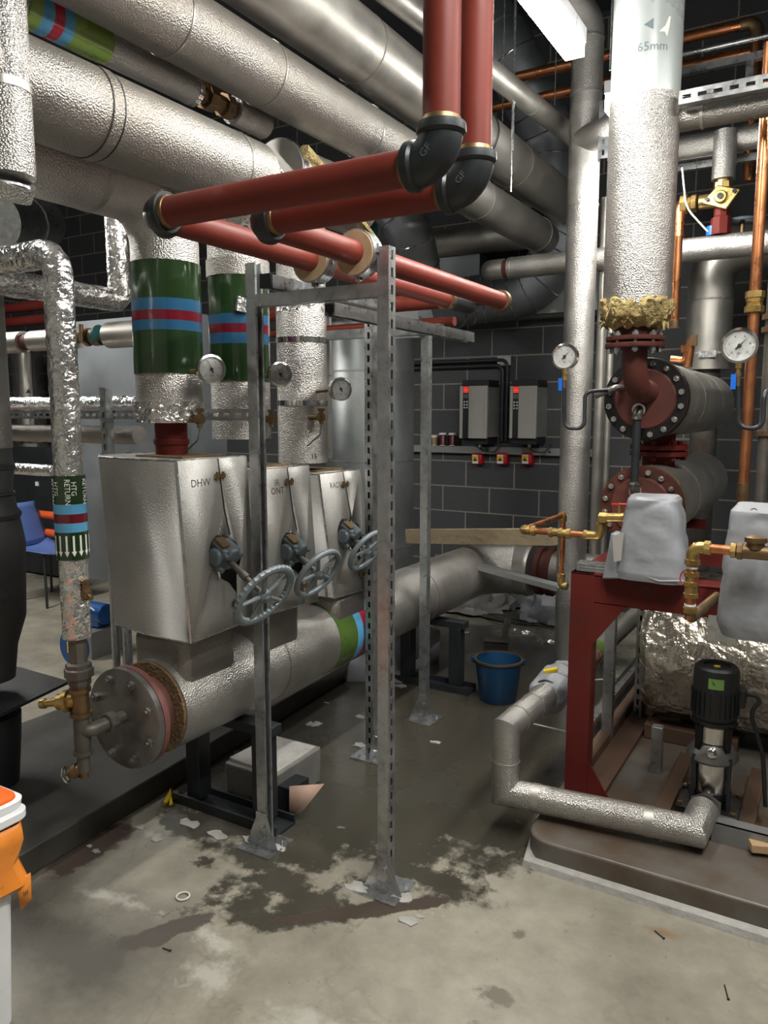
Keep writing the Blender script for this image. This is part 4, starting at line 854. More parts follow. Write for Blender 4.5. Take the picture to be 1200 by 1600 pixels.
# cross pipes, right hand top
def xpipe(name, label, p1, p2, yy, x0, x1, mat, cat='pipe', rings=()):
    q = fit('x', p1, p2, y=yy); t = T(name, label, cat); t.p('cladding' if 'insul' in name else 'tube', G().cyl((x0, yy, q[1]), (x1, yy, q[1]), q[2], 32), mat)
    for px in rings: t.p('seam', ring((on((0, yy, q[1]), Xd, px=px).x, yy, q[1]), Xd, q[2], .01, .003), 'clad')
    t.end(); return q
qG = xpipe('insulated_pipe', 'upper cross pipe starting at the big grey upright and leaving at the right edge', (1120, 158), (1120, 197), 3.06, xP+.1, .8, 'stucco_d', rings=(1098,))
qH = xpipe('insulated_pipe', 'second cross pipe at right, lit silver, just below the upper cross pipe', (1090, 208), (1090, 247), 4.9, -1.0, .9, 'stucco')
qI = xpipe('insulated_pipe', 'long low cross pipe running behind the uprights at right, with red fitting on top', (1130, 366), (1130, 405), 4.85, on((0, 4.85, 2.4), Xd, px=795).x, .9, 'stucco', rings=(800,))
q = fit('z', (1075, 450), (1148, 450), y=5.35); zz = on((q[0], 5.35, 0), Zd, py=578).z
t = T('insulated_riser', 'wide silver upright standing behind the upper heat exchanger', 'pipe')
t.p('cladding', G().tube(arc([(q[0], 5.35, zz), (q[0], 5.35, 2.62), (q[0]+.8, 5.35, 2.62)], .2, 8), q[2], 36), 'clad')
for py in (470, 553): t.p('seam', ring((q[0], 5.35, on((q[0], 5.35, 0), Zd, py=py).z), Zd, q[2], .012, .004), 'stucco')
t.p('catch', G().box((q[0]+.02, 5.35-q[2]-.008, zz+.09), (.10, .016, .04)), 'galv_b'); t.p('neck_pipe', G().cyl((q[0], 5.35, .0), (q[0], 5.35, zz), q[2]*.6, 24), 'dirtysteel'); t.end()
yM = 4.85; q = fit('z', (1114, 230), (1152, 230), y=yM); xM = q[0]; zz = lambda py: on((xM, yM, 0), Zd, py=py).z
one('insulated_pipe', 'short foil clad drop pipe above the brass three-way valve', 'pipe', G().cyl((xM, yM, zz(281)), (xM, yM, zz(205)), q[2], 32), 'stucco')
t = T('three_way_valve', 'brass three-way valve with diamond plate, beneath the short foil drop pipe', 'valve')
cv = V((xM, yM, zz(312))); rr = .10
t.p('body', G().lathe([(.03, 0), (.05, 0), (.05, .03), (.035, .035), (.035, .06)], cv+Zd*.06, Zd, 8).cyl(cv-Zd*.16, cv+Zd*.1, .035, 16).cyl(cv-Xd*.12, cv, .04, 16).lathe([(.05, 0), (.05, .03), (.04, .035)], cv-Zd*.14, Zd, 8), 'brass')
t.p('diamond_plate', G().prism([cv+V((-rr, -.06, -.02)), cv+V((-.02, -.06, .07)), cv+V((rr, -.06, .03)), cv+V((.03, -.06, -.07))], V((0, .02, 0))).cyl(cv-Yd*.085, cv-Yd*.05, .035, 16), 'brass', bevel=.006)
t.p('stem', G().cyl(cv-Yd*.10, cv-Yd*.08, .016, 12).hexnut(cv+V((-.07, -.07, -.005)), -Yd, .012, .012).hexnut(cv+V((.07, -.07, .02)), -Yd, .012, .012), 'blkshine')
t.p('coupling_nut', G().lathe([(.03, 0), (.055, .0), (.055, .035), (.04, .04), (.04, .055), (.05, .06), (.05, .085), (.03, .09)], cv-Xd*.22, Xd, 8), 'brass')
zc2 = cv.z
t.p('copper_bend', G().tube(arc([cv-Xd*.20, V((on(cv, Xd, px=1062).x, yM, zc2-.0)), V((on(cv, Xd, px=1062).x, yM, qI[1]+.05))], .07), .035, 20), 'copper')
t.p('red_fitting', G().lathe([(.045, 0), (.055, .0), (.055, .09), (.04, .10), (.042, .16), (.035, .165)], (xM, yM, qI[1]+qI[2]-.0), Zd, 8), 'redp' if 0 else 'redc')
t.end()
c = at(1112, 361, y=yM); one('pipe_plug', 'small blue cap beside the red fitting on the long cross pipe', 'cap', G().lathe([(.02, 0), (.03, .0), (.03, .05), (.02, .055), (0, .055)], (c.x, c.y, qI[1]+qI[2]), Zd, 10), 'bluep')
c = at(1160, 345, y=4.95); t = T('valve_handwheel', 'dark handwheel behind the long cross pipe, right of the red fitting', 'valve'); t.p('rim', G().torus(c, Zd, .075, .010, 32, 8), 'painted')
for k in range(4): t.p('spoke', G().cyl(c, c+V((math.cos(k*PI/2), math.sin(k*PI/2), 0))*.07, .008, 8), 'painted')
t.p('stem', G().cyl((c.x, c.y, qI[1]-.02), c+Zd*.02, .014, 10), 'bronze'); t.end()
# copper runs along the ceiling
yk = 4.8
qa = fit('x', (900, 90), (900, 105), y=5.3); 
za = at(850, 112, y=5.3); zb_ = at(1120, 47, y=5.3); zA_ = (za.z+zb_.z)/2
xe = at(1172, 38, y=5.3).x
t = T('copper_pipe', 'upper of two copper pipes under the ceiling, turning down at the right edge', 'pipe')
t.p('tube', G().tube(arc([(at(790, 125, y=5.3).x, 5.3, zA_), (xe+.04, 5.3, zA_), (xe+.04, 5.3, zA_-.9)], .05), .033, 20), 'copper')
t.p('elbow', G().tube(arc([(xe-.05, 5.3, zA_), (xe+.04, 5.3, zA_), (xe+.04, 5.3, zA_-.10)], .06), .038, 20), 'bronze'); t.end()
za = at(850, 152, y=5.32).z; zb_ = at(1120, 92, y=5.32).z
one('copper_pipe', 'lower of two copper pipes under the ceiling', 'pipe', G().cyl((at(745, 175, y=5.32).x, 5.32, (za+zb_)/2), (at(1190, 80, y=5.32).x, 5.32, (za+zb_)/2), .032, 20), 'copper')
a = at(1075, 83, y=5.0); one('conduit', 'thin pale conduit between the two copper pipes at upper right', 'conduit', G().cyl((a.x-.3, 5.0, a.z), (a.x+.55, 5.0, a.z), .014, 14), 'galv_b')
a = at(1070, 112, y=5.1); g = strut(G(), (a.x-.2, 5.1, a.z), (a.x+.62, 5.1, a.z), -Yd, slots=False); b = at(1172, 110, y=5.1); strut(g, (b.x, 5.1, a.z-.20), (b.x, 5.1, a.z-.02), -Yd, slots=False); one('channel_bracket', 'galvanised channel bracket hanging under the copper pipes at upper right', 'bracket', g, 'galv')
a = at(1072, 153, y=2.98); b = at(1200, 131, y=2.98); zz = (a.z+b.z)/2; t = T('slotted_channel', 'slotted channel lying on the upper cross pipe at the right edge', 'bracket'); t.p('channel', strut(G(), (xP+rP+.01, 2.98, zz), (.7, 2.98, zz), -Yd, w=.045), 'galv'); t.end()
a = at(1078, 260, y=5.02); one('cable_tray_strip', 'galvanised strip under the second cross pipe', 'bracket', G().bx(-1.0, .8, 5.0, 5.04, on((0, 5.02, 0), Xd, px=1100).z if 0 else at(1090, 259, y=5.02).z-.02, at(1090, 259, y=5.02).z+.02), 'galv')
# ------------------------------------------------------------------ ducts behind
def duct(label, pts, r, R, seam=.22, mat='ductd', name='spiral_duct'):
    t = T(name, label, 'duct'); P = arc([V(p) for p in pts], R, 14); t.p('shell', G().tube(P, r, 44), mat); acc = 0
    for a, b in zip(P, P[1:]):
        L = (b-a).length; m = int((acc+L)/seam); s = seam-acc
        while s < L:
            t.p('seam_ring', G().torus(a.lerp(b, s/L), b-a, r+.001, .006, 40, 6), 'strip'); s += seam
        acc = (acc+L) % seam
    t.end()
duct('dark ceiling duct with ring seams beyond the strip light', [at(700, -60, y=5.6), at(800, 90, y=5.6), at(858, 215, y=5.9), at(858, 330, y=5.9)], .20, .35, .19)
duct('large ringed duct elbow in the back corner above the wall boxes', [at(690, 478, y=5.6), at(745, 468, y=5.85), at(835, 455, y=5.92), at(895, 350, y=5.92)], .19, .4, .12)
duct('ringed duct dropping behind the clamped red pipes', [at(585, 290, y=4.6), at(640, 350, y=4.6), at(655, 430, y=4.8)], .15, .3, .16)
duct('grey duct end at upper left behind the foil wrapped elbow', [at(-20, 345, y=2.6), at(60, 350, y=3.4)], .17, .2, .6, 'galv')
q = fit('x', (740, 352), (740, 399), y=5.83)
t = T('insulated_pipe', 'silver cross pipe with dark red coupling, behind the far ends of the red pipes', 'pipe')
xa = at(682, 380, y=5.83).x; xb = at(846, 370, y=5.83).x
t.p('cladding', G().cyl((xa, 5.83, q[1]), (xb, 5.83, q[1]), q[2], 32), 'clad'); t.p('coupling', G().lathe([(q[2]*.8, 0), (q[2]*.9, .03), (q[2]*.9, .08), (q[2]*.8, .10)], (xa-.1, 5.83, q[1]), Xd, 30), 'rust')
t.p('branch', G().tube([V(p) for p in ((xa-.09, 5.83, q[1]), at(645, 386, y=5.83), at(578, 362, y=5.2))], q[2]*.82, 28), 'clad'); t.p('cap', G().cyl(at(578, 362, y=5.2), at(566, 352, y=5.1), q[2]*.7, 20), 'teal'); t.end()
a = at(770, 418, y=4.85); t = T('pipe_coupling', 'dark coupling at the left end of the long low cross pipe', 'pipe fitting'); xl_ = on((0, 4.85, qI[1]), Xd, px=795).x
t.p('coupling', G().cyl((xl_-.03, 4.85, qI[1]), (xl_, 4.85, qI[1]), qI[2]*.9, 28), 'rust'); t.p('stub', G().tube(arc([(xl_-.03, 4.85, qI[1]), (xl_-.16, 4.85, qI[1]), (xl_-.16, 5.4, qI[1]+.1)], .1), qI[2]*.95, 28), 'clad'); t.end()
# buffer vessel behind header
q = fit('z', (508, 620), (647, 620), y=5.0); zt_ = on((q[0], 5.0-q[2], 0), Zd, py=500).z
t = T('buffer_vessel', 'wide plain metal cylinder standing behind the frame and the third riser', 'vessel'); t.p('shell', G().lathe([(q[2], 0), (q[2], zt_-.02), (q[2]*.97, zt_), (0, zt_+.02)], (q[0], 5.0, 0), Zd, 56), 'tankm')
for zz in (.6, 1.25, 1.9): t.p('seam', ring((q[0], 5.0, zz), Zd, q[2], .012, .003), 'clad')
t.end()
g = G(); a = at(513, 650, y=3.5); t = T('cable_ladder', 'narrow upright galvanised strip with rungs just right of the third riser', 'bracket'); t.p('rail', G().bx(a.x-.012, a.x+.012, 3.5, 3.52, 1.35, 2.2), 'clad')
t.p('rungs', G().bx(a.x-.02, a.x+.02, 3.495, 3.5, 1.4, 1.405).bx(a.x-.02, a.x+.02, 3.495, 3.5, 1.6, 1.605).bx(a.x-.02, a.x+.02, 3.495, 3.5, 1.8, 1.805).bx(a.x-.02, a.x+.02, 3.495, 3.5, 2.0, 2.005), 'galv'); t.end()
# hanging rods and wires
for lab, px, py0, py1, yy, r in (('thick hanging rod beside the right red upright', 806, -20, 235, 4.0, .007), ('thin hanging wire just left of the thick rod', 789, -20, 190, 4.2, .003), ('hanging rod in front of the topmost pipe end', 801, 160, 300, 3.9, .004), ('thin rod hanging beside the slim upright', 869, 80, 165, 4.4, .003), ('pale rod left of the big grey upright', 958, -20, 110, 3.4, .005)):
    a = at(px, py0, y=yy); b = on((a.x, yy, 0), Zd, py=py1); one('hanger_rod', lab, 'rod', G().cyl((a.x, yy, max(a.z, 4.58) if py0 < 0 else a.z), (a.x, yy, b.z), r, 8), 'galv_b')
c = at(782, 232, y=4.2); one('wire_loop', 'black wire loop hanging over the topmost silver pipe', 'wire', G().torus(V((-1.80, c.y-.2, 3.08)), (0, 1, 0), .142, .004, 40, 6, -1.2, 2.6), 'blk')
a, b = at(1066, 262, y=4.6), at(1106, 362, y=4.6); one('thin_cable', 'thin grey cable hanging to the long cross pipe at right', 'cable', G().tube(arc([a, at(1072, 325, y=4.6), b], .2), .005, 8), 'vsdg')
# ------------------------------------------------------------------ wall equipment
yw = 6.2
t = T('wall_channel', 'grey metal channel fixed along the block wall under the two inverters', 'rail'); t.p('channel', G().bx(-3.75, -1.6, yw-.05, yw-.002, 1.255, 1.31).bx(-3.75, -1.6, yw-.055, yw-.05, 1.25, 1.262), 'sheet')
for x in (-2.6, -2.05): t.p('fixing', G().hexnut((x, yw-.052, 1.28), -Yd, .010, .006), 'blk')
t.end()
yfv = yw-.26
def inverter(label, pl, pr_):
    x0, x1 = at(pl, 650, y=yfv).x, at(pr_, 650, y=yfv).x; z1, z0 = at((pl+pr_)/2, 603, y=yfv).z, at((pl+pr_)/2, 685, y=yfv).z; w = x1-x0
    t = T('inverter_drive', label, 'inverter')
    t.p('body', G().bx(x0+.004, x1-.0, yfv+.02, yw-.002, z0+.01, z1-.01), 'heatsink')
    t.p('top_vent', G().bx(x0+.004, x1-.004, yfv+.03, yw-.004, z1-.01, z1+.05), 'blk', bevel=.003)
    t.p('base_box', G().bx(x0+.01, x1-.01, yfv+.04, yw-.004, z0-.05, z0+.01), 'blk', bevel=.003)
    t.p('left_strip', G().bx(x0, x0+w*.11, yfv, yfv+.02, z0, z1), 'vsdg', bevel=.002)
    p = t.p('control_strip', G().bx(x0+w*.11, x0+w*.33, yfv+.004, yfv+.02, z0, z1), 'blk')
    t.p('cover', G().bx(x0+w*.33, x1, yfv-.004, yfv+.02, z0, z1), 'vsdg', bevel=.003)
    t.p('cover_edge', G().bx(x1-.026, x1-.024, yfv-.0055, yfv-.003, z0, z1), 'clad')
    cx = x0+w*.22
    t.p('lit_label', G().bx(cx-.022, cx+.022, yfv+.001, yfv+.004, z1-.055, z1-.005), 'led', parent=p)
    t.p('logo', txt('Danfoss', .0115, plane_map((cx, yfv+.0005, z1-.032), Xd, Zd)), 'inkw', parent=p, flat=True)
    t.p('display', G().bx(cx-.02, cx+.02, yfv+.001, yfv+.004, z1-.10, z1-.065), 'painted', parent=p)
    for i in range(3):
        for j in range(2): t.p('button', G().cyl((cx-.012+.024*j, yfv+.004, z1-.13-.024*i), (cx-.012+.024*j, yfv-.001, z1-.13-.024*i), .007, 10), 'white', parent=p)
    t.p('cable_gland', G().cyl((cx+.09, yfv+.10, z0-.075), (cx+.09, yfv+.10, z0-.05), .014, 12), 'white')
    t.p('cable', G().tube(arc([(cx+.09, yfv+.10, z0-.07), (cx+.10, yfv+.12, z0-.11), (cx+.2, yfv+.16, z0-.12), (cx+.24, yfv+.2, z0-.05)], .04), .006, 8), 'blk')
    t.end()
inverter('left wall mounted inverter, nearer the paper cups', 718, 761)
inverter('right wall mounted inverter, nearer the slim silver upright', 796, 838)
for i, (px, lab) in enumerate(((744, 'leftmost of the three red isolator boxes on the block wall'), (783, 'middle of the three red isolator boxes on the block wall'), (822, 'rightmost of the three red isolator boxes on the block wall'))):
    c = at(px, 717, y=yw-.08); t = T('isolator_box', lab, 'isolator', 'red isolators below the wall channel')
    t.p('case', G().bx(c.x-.052, c.x+.052, yw-.08, yw-.002, c.z-.052, c.z+.052), 'redp', bevel=.02)
    k = t.p('label_plate', G().bx(c.x-.035, c.x+.02, yw-.084, yw-.079, c.z-.04, c.z+.035), 'white', label='white and yellow warning label')
    t.p('warning_triangle', G().bx(c.x-.033, c.x+.018, yw-.0855, yw-.083, c.z-.02, c.z+.025), 'yellow', parent=k)
    t.p('pictogram', G().add([V((c.x-.028, yw-.0865, c.z-.018)), V((c.x+.013, yw-.0865, c.z-.018)), V((c.x-.008, yw-.0865, c.z+.012))], [(0, 1, 2)]).add([V((c.x-.012, yw-.087, c.z+.012)), V((c.x-.004, yw-.087, c.z+.012)), V((c.x-.008, yw-.087, c.z+.022))], [(0, 1, 2)]), 'ink', parent=k, flat=True)
    t.end()
for px, h, mt, lab, r in ((678, .075, 'kraft', 'small brown paper cup left of the two maroon cups', .026), (691, .10, 'cup', 'left maroon takeaway cup on the wall channel', .034), (706, .10, 'cup', 'right maroon takeaway cup on the wall channel', .034)):
    c = at(px, 690, y=yw-.055); o = V((c.x, yw-.046, 1.311)); t = T('paper_cup', lab, 'cup', 'paper cups on the wall channel')
    t.p('cup', G().lathe([(r*.72, 0), (r*.95, h), (r*.9, h), (r*.7, .003), (0, .003)], o, Zd, 28), mt); t.p('lid', G().lathe([(r, h-.004), (r, h+.008), (r*.85, h+.014), (0, h+.012)], o, Zd, 28), 'white')
    t.p('base_rim', G().lathe([(r*.73, 0), (r*.75, .006), (r*.7, .006)], o, Zd, 28), 'white')
    if mt == 'cup':
        an = math.atan2(-o.y, -o.x); rr = r*.86
        t.p('lettering', txt('COSTA', .024, lambda x, y, an=an, rr=rr, o=o: V((o.x+(rr+.001+x*.1)*math.cos(an+.15-y/rr*1.0), o.y+(rr+.001+x*.1)*math.sin(an+.15-y/rr), o.z+h/2+x))), 'inkw', flat=True)
    t.end()
t = T('conduit', 'black conduit bending down the block wall between the two inverters', 'conduit')
a, b = at(668, 575, y=yw-.03), at(786, 571, y=yw-.03); c = at(786, 690, y=yw-.03)
t.p('tube', G().tube(arc([(a.x-.3, yw-.03, b.z), (b.x, yw-.03, b.z), (b.x, yw-.03, 1.36)], .06), .018, 14).tube(arc([(a.x-.3, yw-.03, b.z+.045), (b.x+.04, yw-.03, b.z+.045), (b.x+.04, yw-.03, 1.36)], .06), .016, 14), 'blk')
t.p('saddle', G().bx(b.x-.05, b.x+.07, yw-.035, yw-.002, b.z+.0, b.z+.08), 'galv'); t.end()
one('duct_box', 'dark sheet metal box under the ceiling duct, above the block wall', 'duct', G().bx(-3.1, -2.55, 5.8, 6.19, 2.38, 2.85), 'ductd')
a = at(778, 498, y=6.05); one('sheet_panel', 'pale sheet metal panel above the right inverter', 'panel', G().bx(-2.50, -1.5, 6.0, 6.08, 2.38, 2.75), 'sheet')
# plank and tray
a, b = at(636, 838, y=5.35), at(872, 839, y=4.86); t = T('plank', 'dirty wooden plank lying across above the header elbow', 'plank')
pa, pb = at(637, 826, y=4.55), at(637, 851, y=4.55); qa, qb = at(868, 826, y=4.42), at(868, 848, y=4.42)
zt1 = .786; g = G(); L0 = at(637, 838, y=4.62); R0 = at(868, 839, y=4.22); g.bar(L0, (R0.x, R0.y, R0.z), .045, .10); t.p('board', g, 'wood', bevel=.004); t.end()
a = at(690, 868, y=4.42); b = at(880, 918, y=4.1)
t = T('metal_tray', 'galvanised tray length leaning across below the plank', 'cable tray'); g = G().bar(a, b, .10, .008); g.bar(a+V((-.02, -.05, .0)), b+V((-.02, -.05, .0)), .006, .03); t.p('tray', g, 'sheet'); t.end()
# bucket
c = at(768, 1100, z=0); c.y += .09; h = .235; t = T('bucket', 'blue plastic bucket with a muddy rim standing on the floor', 'bucket')
t.p('shell', G().lathe([(0, .0), (.098, 0), (.102, .004), (.127, h-.03), (.128, h-.03), (.130, h), (.124, h), (.10, .01), (0, .008)], c, Zd, 44), 'bucket')
t.p('rim', G().lathe([(.124, h-.004), (.126, h+.004), (.136, h+.003), (.138, h-.006), (.134, h-.012), (.128, h-.012)], c, Zd, 44, cap=False), 'mud'); t.p('contents', G().lathe([(.0, .05), (.105, .05)], c, Zd, 40), 'mud')
t.p('lug', G().box(c+V((-.137, -.03, h-.02)), (.02, .03, .03)).box(c+V((.125, .06, h-.02)), (.02, .03, .03)), 'bucket'); t.end()
# rubbish heap
def rag(label, c, sz, seed, mat='rag', name='plastic_sheet', jit=.10):
    c = V(c); g = G(); n, m = 26, 16; o = V((seed*3.1, seed*1.7, 0))
    vs = []
    for i in range(m+1):
        ph = PI/2*i/m
        for k in range(n):
            an = 2*PI*k/n; d = V((math.cos(an)*math.cos(ph), math.sin(an)*math.cos(ph), math.sin(ph)))
            s = 1+.35*noise.noise(d*1.6+o)+.22*noise.noise(d*4+o)+.10*noise.noise(d*10+o)
            vs.append(c+V((d.x*sz[0]*s, d.y*sz[1]*s, max(.003, d.z*sz[2]*s+ (.02*noise.noise(d*6+o))))))
    fs = [(i*n+k, i*n+(k+1) % n, (i+1)*n+(k+1) % n, (i+1)*n+k) for i in range(m) for k in range(n)]+[tuple(range(n-1, -1, -1))]
    g.add(vs, fs); return one(name, label, 'sheeting', g, mat)
rag('crumpled grey sheeting heaped below the header elbow, left part', at(738, 950, z=.02), (.30, .22, .30), 1)
rag('tall crumpled grey sheet in the middle of the heap behind the bucket', at(792, 940, z=.02), (.24, .18, .42), 2)
rag('pale plastic sheet at the right of the heap beside the slim upright', at(852, 968, z=.02), (.19, .16, .34), 5, 'jacket')
rag('low dark rubble spread under the leaning metal tray', at(825, 968, z=.003), (.40, .16, .03), 7, 'conc_d', 'rubble')
a = at(778, 1005, z=.0); t = T('foil_elbow', 'bright right-angled piece of aluminium cladding lying behind the bucket', 'offcut')
p1, p2, p3 = at(756, 1000, z=.03), at(790, 1002, z=.03), at(783, 968, y=at(790, 1002, z=.03).y+.10)
t.p('cladding', G().tube([p1, p2, V((p2.x-.02, p2.y+.08, .17))], .028, 4), 'strip'); t.end()
for px, py, s, lab in ((725, 990, .05, 'shiny rolled foil scrap left of the bright cladding angle'), (806, 985, .04, 'bright foil scrap right of the cladding angle'), (822, 990, .05, 'crumpled foil scrap in the heap'), (860, 1003, .04, 'foil scrap beside the slim upright foot'), (845, 1000, .04, 'dull foil scrap in the heap near the slim upright')): scrap(px, py, s, lab, 'foil', .9, int(px), grp='foil scraps in the rubbish heap')
# white boards leaning under the header
t = T('white_board', 'dirty white board leaning under the header between the two black stands', 'board'); a, b, d, e = at(520, 1050, z=.10), at(600, 1082, z=.01), at(640, 1010, z=.1), at(560, 990, z=.3)
t.p('board', G().add([at(522, 1030, y=3.75), at(545, 1072, y=3.7), at(600, 1083, y=3.75), at(640, 1060, y=3.9), at(640, 990, y=4.0), at(560, 1000, y=3.9)], [(0, 1, 2, 3, 4, 5)]), 'jacket', solid=.012); t.end()
t = T('white_board', 'second dirty white board, between the rear stand and the kerb', 'board'); t.p('board', G().add([at(640, 1050, z=.0), at(686, 1032, z=.0), at(688, 985, y=4.3), at(640, 970, y=4.2)], [(0, 1, 2, 3)]), 'jacket', solid=.012); t.end()
# ------------------------------------------------------------------ red skid
zp = .1
t = T('skid_frame', 'red steel skid frame with corner gussets carrying the heat exchangers', 'frame')
pf = at(901, 1235, z=zp); ys = pf.y; xs = pf.x; zbt = at(900, 892, y=ys).z
t.p('post', G().bx(xs-.045, xs+.045, ys-.02, ys+.05, zp+.001, zbt), 'redc', bevel=.002, label='front red post')
t.p('gusset', G().prism([V((xs+.045, ys-.018, zbt-.11)), V((xs+.17, ys-.018, zbt-.11)), V((xs+.045, ys-.018, zbt-.28))], V((0, .01, 0))), 'redc')
t.p('gusset', G().prism([V((xs+.045, ys-.018, zp+.005)), V((xs+.13, ys-.018, zp+.005)), V((xs+.045, ys-.018, zp+.14))], V((0, .01, 0))), 'redc')
t.p('front_beam', G().bx(xs-.045, .6, ys-.018, ys+.03, zbt-.115, zbt-.105+.095).bx(xs-.045, .6, ys-.02, ys+.08, zbt-.008, zbt), 'redc', bevel=.002)
t.p('side_beam', G().bx(xs-.04, xs+.04, ys+.05, 5.0, zbt-.1, zbt), 'redc')
t.p('cross_beam', G().bx(xs, .6, ys+.42, ys+.48, .98, 1.04).bx(xs, .6, ys+.9, ys+.96, .90, .98), 'redc')
t.p('post', G().bx(xs-.04, xs+.04, 4.9, 4.97, zp, zbt), 'redc')
t.p('cradle', G().bx(xX-.12, xX+.12, ys+.45, ys+.50, zbt, zX2-.172), 'redc'); t.p('cradle', G().bx(xX-.12, xX+.12, 4.3, 4.35, zbt, zX2-.172), 'redc')
t.p('anchor_plate', G().bx(-.36, -.27, ys-.03, ys-.02, .80, .89), 'galv_b'); t.p('bolt', G().hexnut((-.315, ys-.03, .84), -Yd, .014, .02), 'galv_b')
t.p('stencil', txt('2', .06, plane_map((xs+.24, ys-.0205, zbt-.05), Xd, Zd)), 'ink', flat=True)
t.p('base_rail', G().bar((xs-.02, ys+.06, zp+.03), (xs-.02, 5.1, zp+.03), .05, .05), 'timber')
t.p('base_rail', G().bar((xs+.06, ys, zp+.012), (xs+.06, 5.1, zp+.012), .10, .02), 'timber')
t.end()
yb0 = ys-.12
t = T('base_channel', 'long grey steel channel along the front of the right plinth, under the pump', 'channel')
t.p('channel', G().bx(-.30, 1.2, yb0-.0, yb0+.006, zp+.001, zp+.075).bx(-.30, 1.2, yb0, yb0+.05, zp+.069, zp+.075), 'sheet'); t.end()
for lab, y in (('rusty timber bearer across the skid, nearest the red post', 3.55), ('second rusty timber bearer across the skid', 3.95), ('third rusty timber bearer across the skid, farthest back', 4.35)):
    one('timber_bearer', lab, 'bearer', G().bx(xs+.12, -.3, y, y+.10, zp+.001, zp+.07), 'timber', bevel=.004)
g = G().bar((xs-.09, 3.12, zp+.055), (xs-.09, 5.0, zp+.055), .05, .10); one('angle_rail', 'pale galvanised rail running back beside the skid', 'rail', g, 'galv')
for lab, px, py, top, w in (('grey galvanised post standing just right of the red post', 948, 1160, .93, .045), ('thinner grey post further back by the foil vessel', 1025, 1205, .30, .045)):
    c = at(px, py, z=zp); one('support_post', lab, 'post', G().bx(c.x-w/2, c.x+w/2, c.y-w/2, c.y+w/2, zp, top if px > 1000 else .93), 'galv', bevel=.002)
c = at(1000, 1085, y=3.75); one('slotted_bracket', 'slotted galvanised bracket at the left side of the foil vessel', 'bracket', strut(G(), (c.x, 3.75, .12), (c.x, 3.75, .75), (-.3, -1, 0)), 'galv')
# foil wrapped vessel
xv, yv_, zv, rv = -.70, 3.80, .50, .35
c0 = at(1012, 1045, y=yv_-.1)
t = T('foil_wrapped_vessel', 'large vessel under the skid wrapped in crumpled foil with a brown rust streak', 'vessel'); g = G(); n, m = 64, 40; x0, x1 = c0.x, .75; vs = []
for i in range(m+1):
    x = x0+(x1-x0)*i/m
    for k in range(n):
        an = 2*PI*k/n; r = rv*(1+ (.0 if i else -.12)); p = V((x, yv_+r*math.cos(an), zv+r*math.sin(an))); e = V((0, math.cos(an), math.sin(an)))
        f = .018*noise.noise(p*7)+.012*abs(noise.noise(p*16))+.006*noise.noise(p*35); 
        if math.sin(an) < -.75: f += -.05*noise.noise(V((x*9, an*2, 0)))
        vs.append(p+e*f+Xd*(.01*noise.noise(p*12)))
g.add(vs, [(i*n+k, i*n+(k+1) % n, (i+1)*n+(k+1) % n, (i+1)*n+k) for i in range(m) for k in range(n)]+[tuple(range(n-1, -1, -1)), tuple(m*n+k for k in range(n))]); t.p('foil_blanket', g, 'foil_w')
for x in (x0+.2, x0+.9): t.p('leg', G().bx(x-.03, x+.03, yv_-.1, yv_-.04, zp, zv-.2), 'blk')
t.end()
# ------------------------------------------------------------------ pump
cP = at(1108, 1262, z=.145); xp_, yp_ = cP.x, cP.y+.0; zt_ = on((xp_, yp_-.06, 0), Zd, py=1046).z; H = zt_-.145; zb = .145
hh = lambda f: zb+H*f
t = T('multistage_pump', 'upright pump with black motor, green label and stainless sleeve on the right plinth', 'pump'); ax = V((xp_, yp_, 0)); 
S = lambda prof: [(r, hh(f)) for r, f in prof]
t.p('motor', G().lathe(S([(.0, .985), (.045, .985), (.048, 1.0), (.066, 1.0), (.076, .985), (.078, .95), (.078, .66), (.074, .64), (.0, .64)][::-1]), ax, Zd, 44), 'blk')
for k in range(26):
    an = 2*PI*k/26; e = V((math.cos(an), math.sin(an), 0)); t.p('cooling_fin', G().bar(ax+e*.079+Zd*hh(.68), ax+e*.079+Zd*hh(.84), .003, .008, e), 'blk')
an = math.atan2(-yp_, -xp_); fn = V((math.cos(an), math.sin(an), 0)); sx = Zd.cross(fn) 
sx = V((-fn.y, fn.x, 0))
def onM(dx, z, r=.0795): a = an+dx/r; return V((xp_+r*math.cos(a), yp_+r*math.sin(a), z))
t.p('green_label', G().add([onM(-.026, hh(.875)), onM(-.009, hh(.875)), onM(.009, hh(.875)), onM(.026, hh(.875)), onM(.026, hh(.945)), onM(.009, hh(.945)), onM(-.009, hh(.945)), onM(-.026, hh(.945))], [tuple(range(8))]), 'greenlab', flat=True)
t.p('top_dot', G().cyl((xp_, yp_, hh(.986)), (xp_, yp_, hh(.990)), .012, 16), 'yellow')
t.p('terminal_box', G().box(ax-fn*.0+V((.085, .02, hh(.8))), (.03, .07, .07)), 'blk', bevel=.006)
t.p('motor_flange', G().lathe(S([(0, .60), (.066, .60), (.082, .62), (.082, .645), (.0, .645)]), ax, Zd, 40), 'blkshine')
t.p('coupling_guard', G().lathe(S([(0, .49), (.062, .49), (.064, .60), (0, .60)]), ax, Zd, 32), 'ssteel')
for s in (0, PI/2, PI, 3*PI/2):
    e = V((math.cos(s+an+PI/4), math.sin(s+an+PI/4), 0)); t.p('lantern_leg', G().bar(ax+e*.068+Zd*hh(.44), ax+e*.072+Zd*hh(.61), .022, .012, e), 'blkshine')
    t.p('tie_rod', G().cyl(ax+e*.084+Zd*hh(.04), ax+e*.084+Zd*hh(.41), .008, 10), 'blk')
t.p('pump_head', G().lathe(S([(0, .36), (.085, .36), (.090, .375), (.088, .40), (.060, .47), (.045, .50), (0, .50)]), ax, Zd, 36), 'cast')
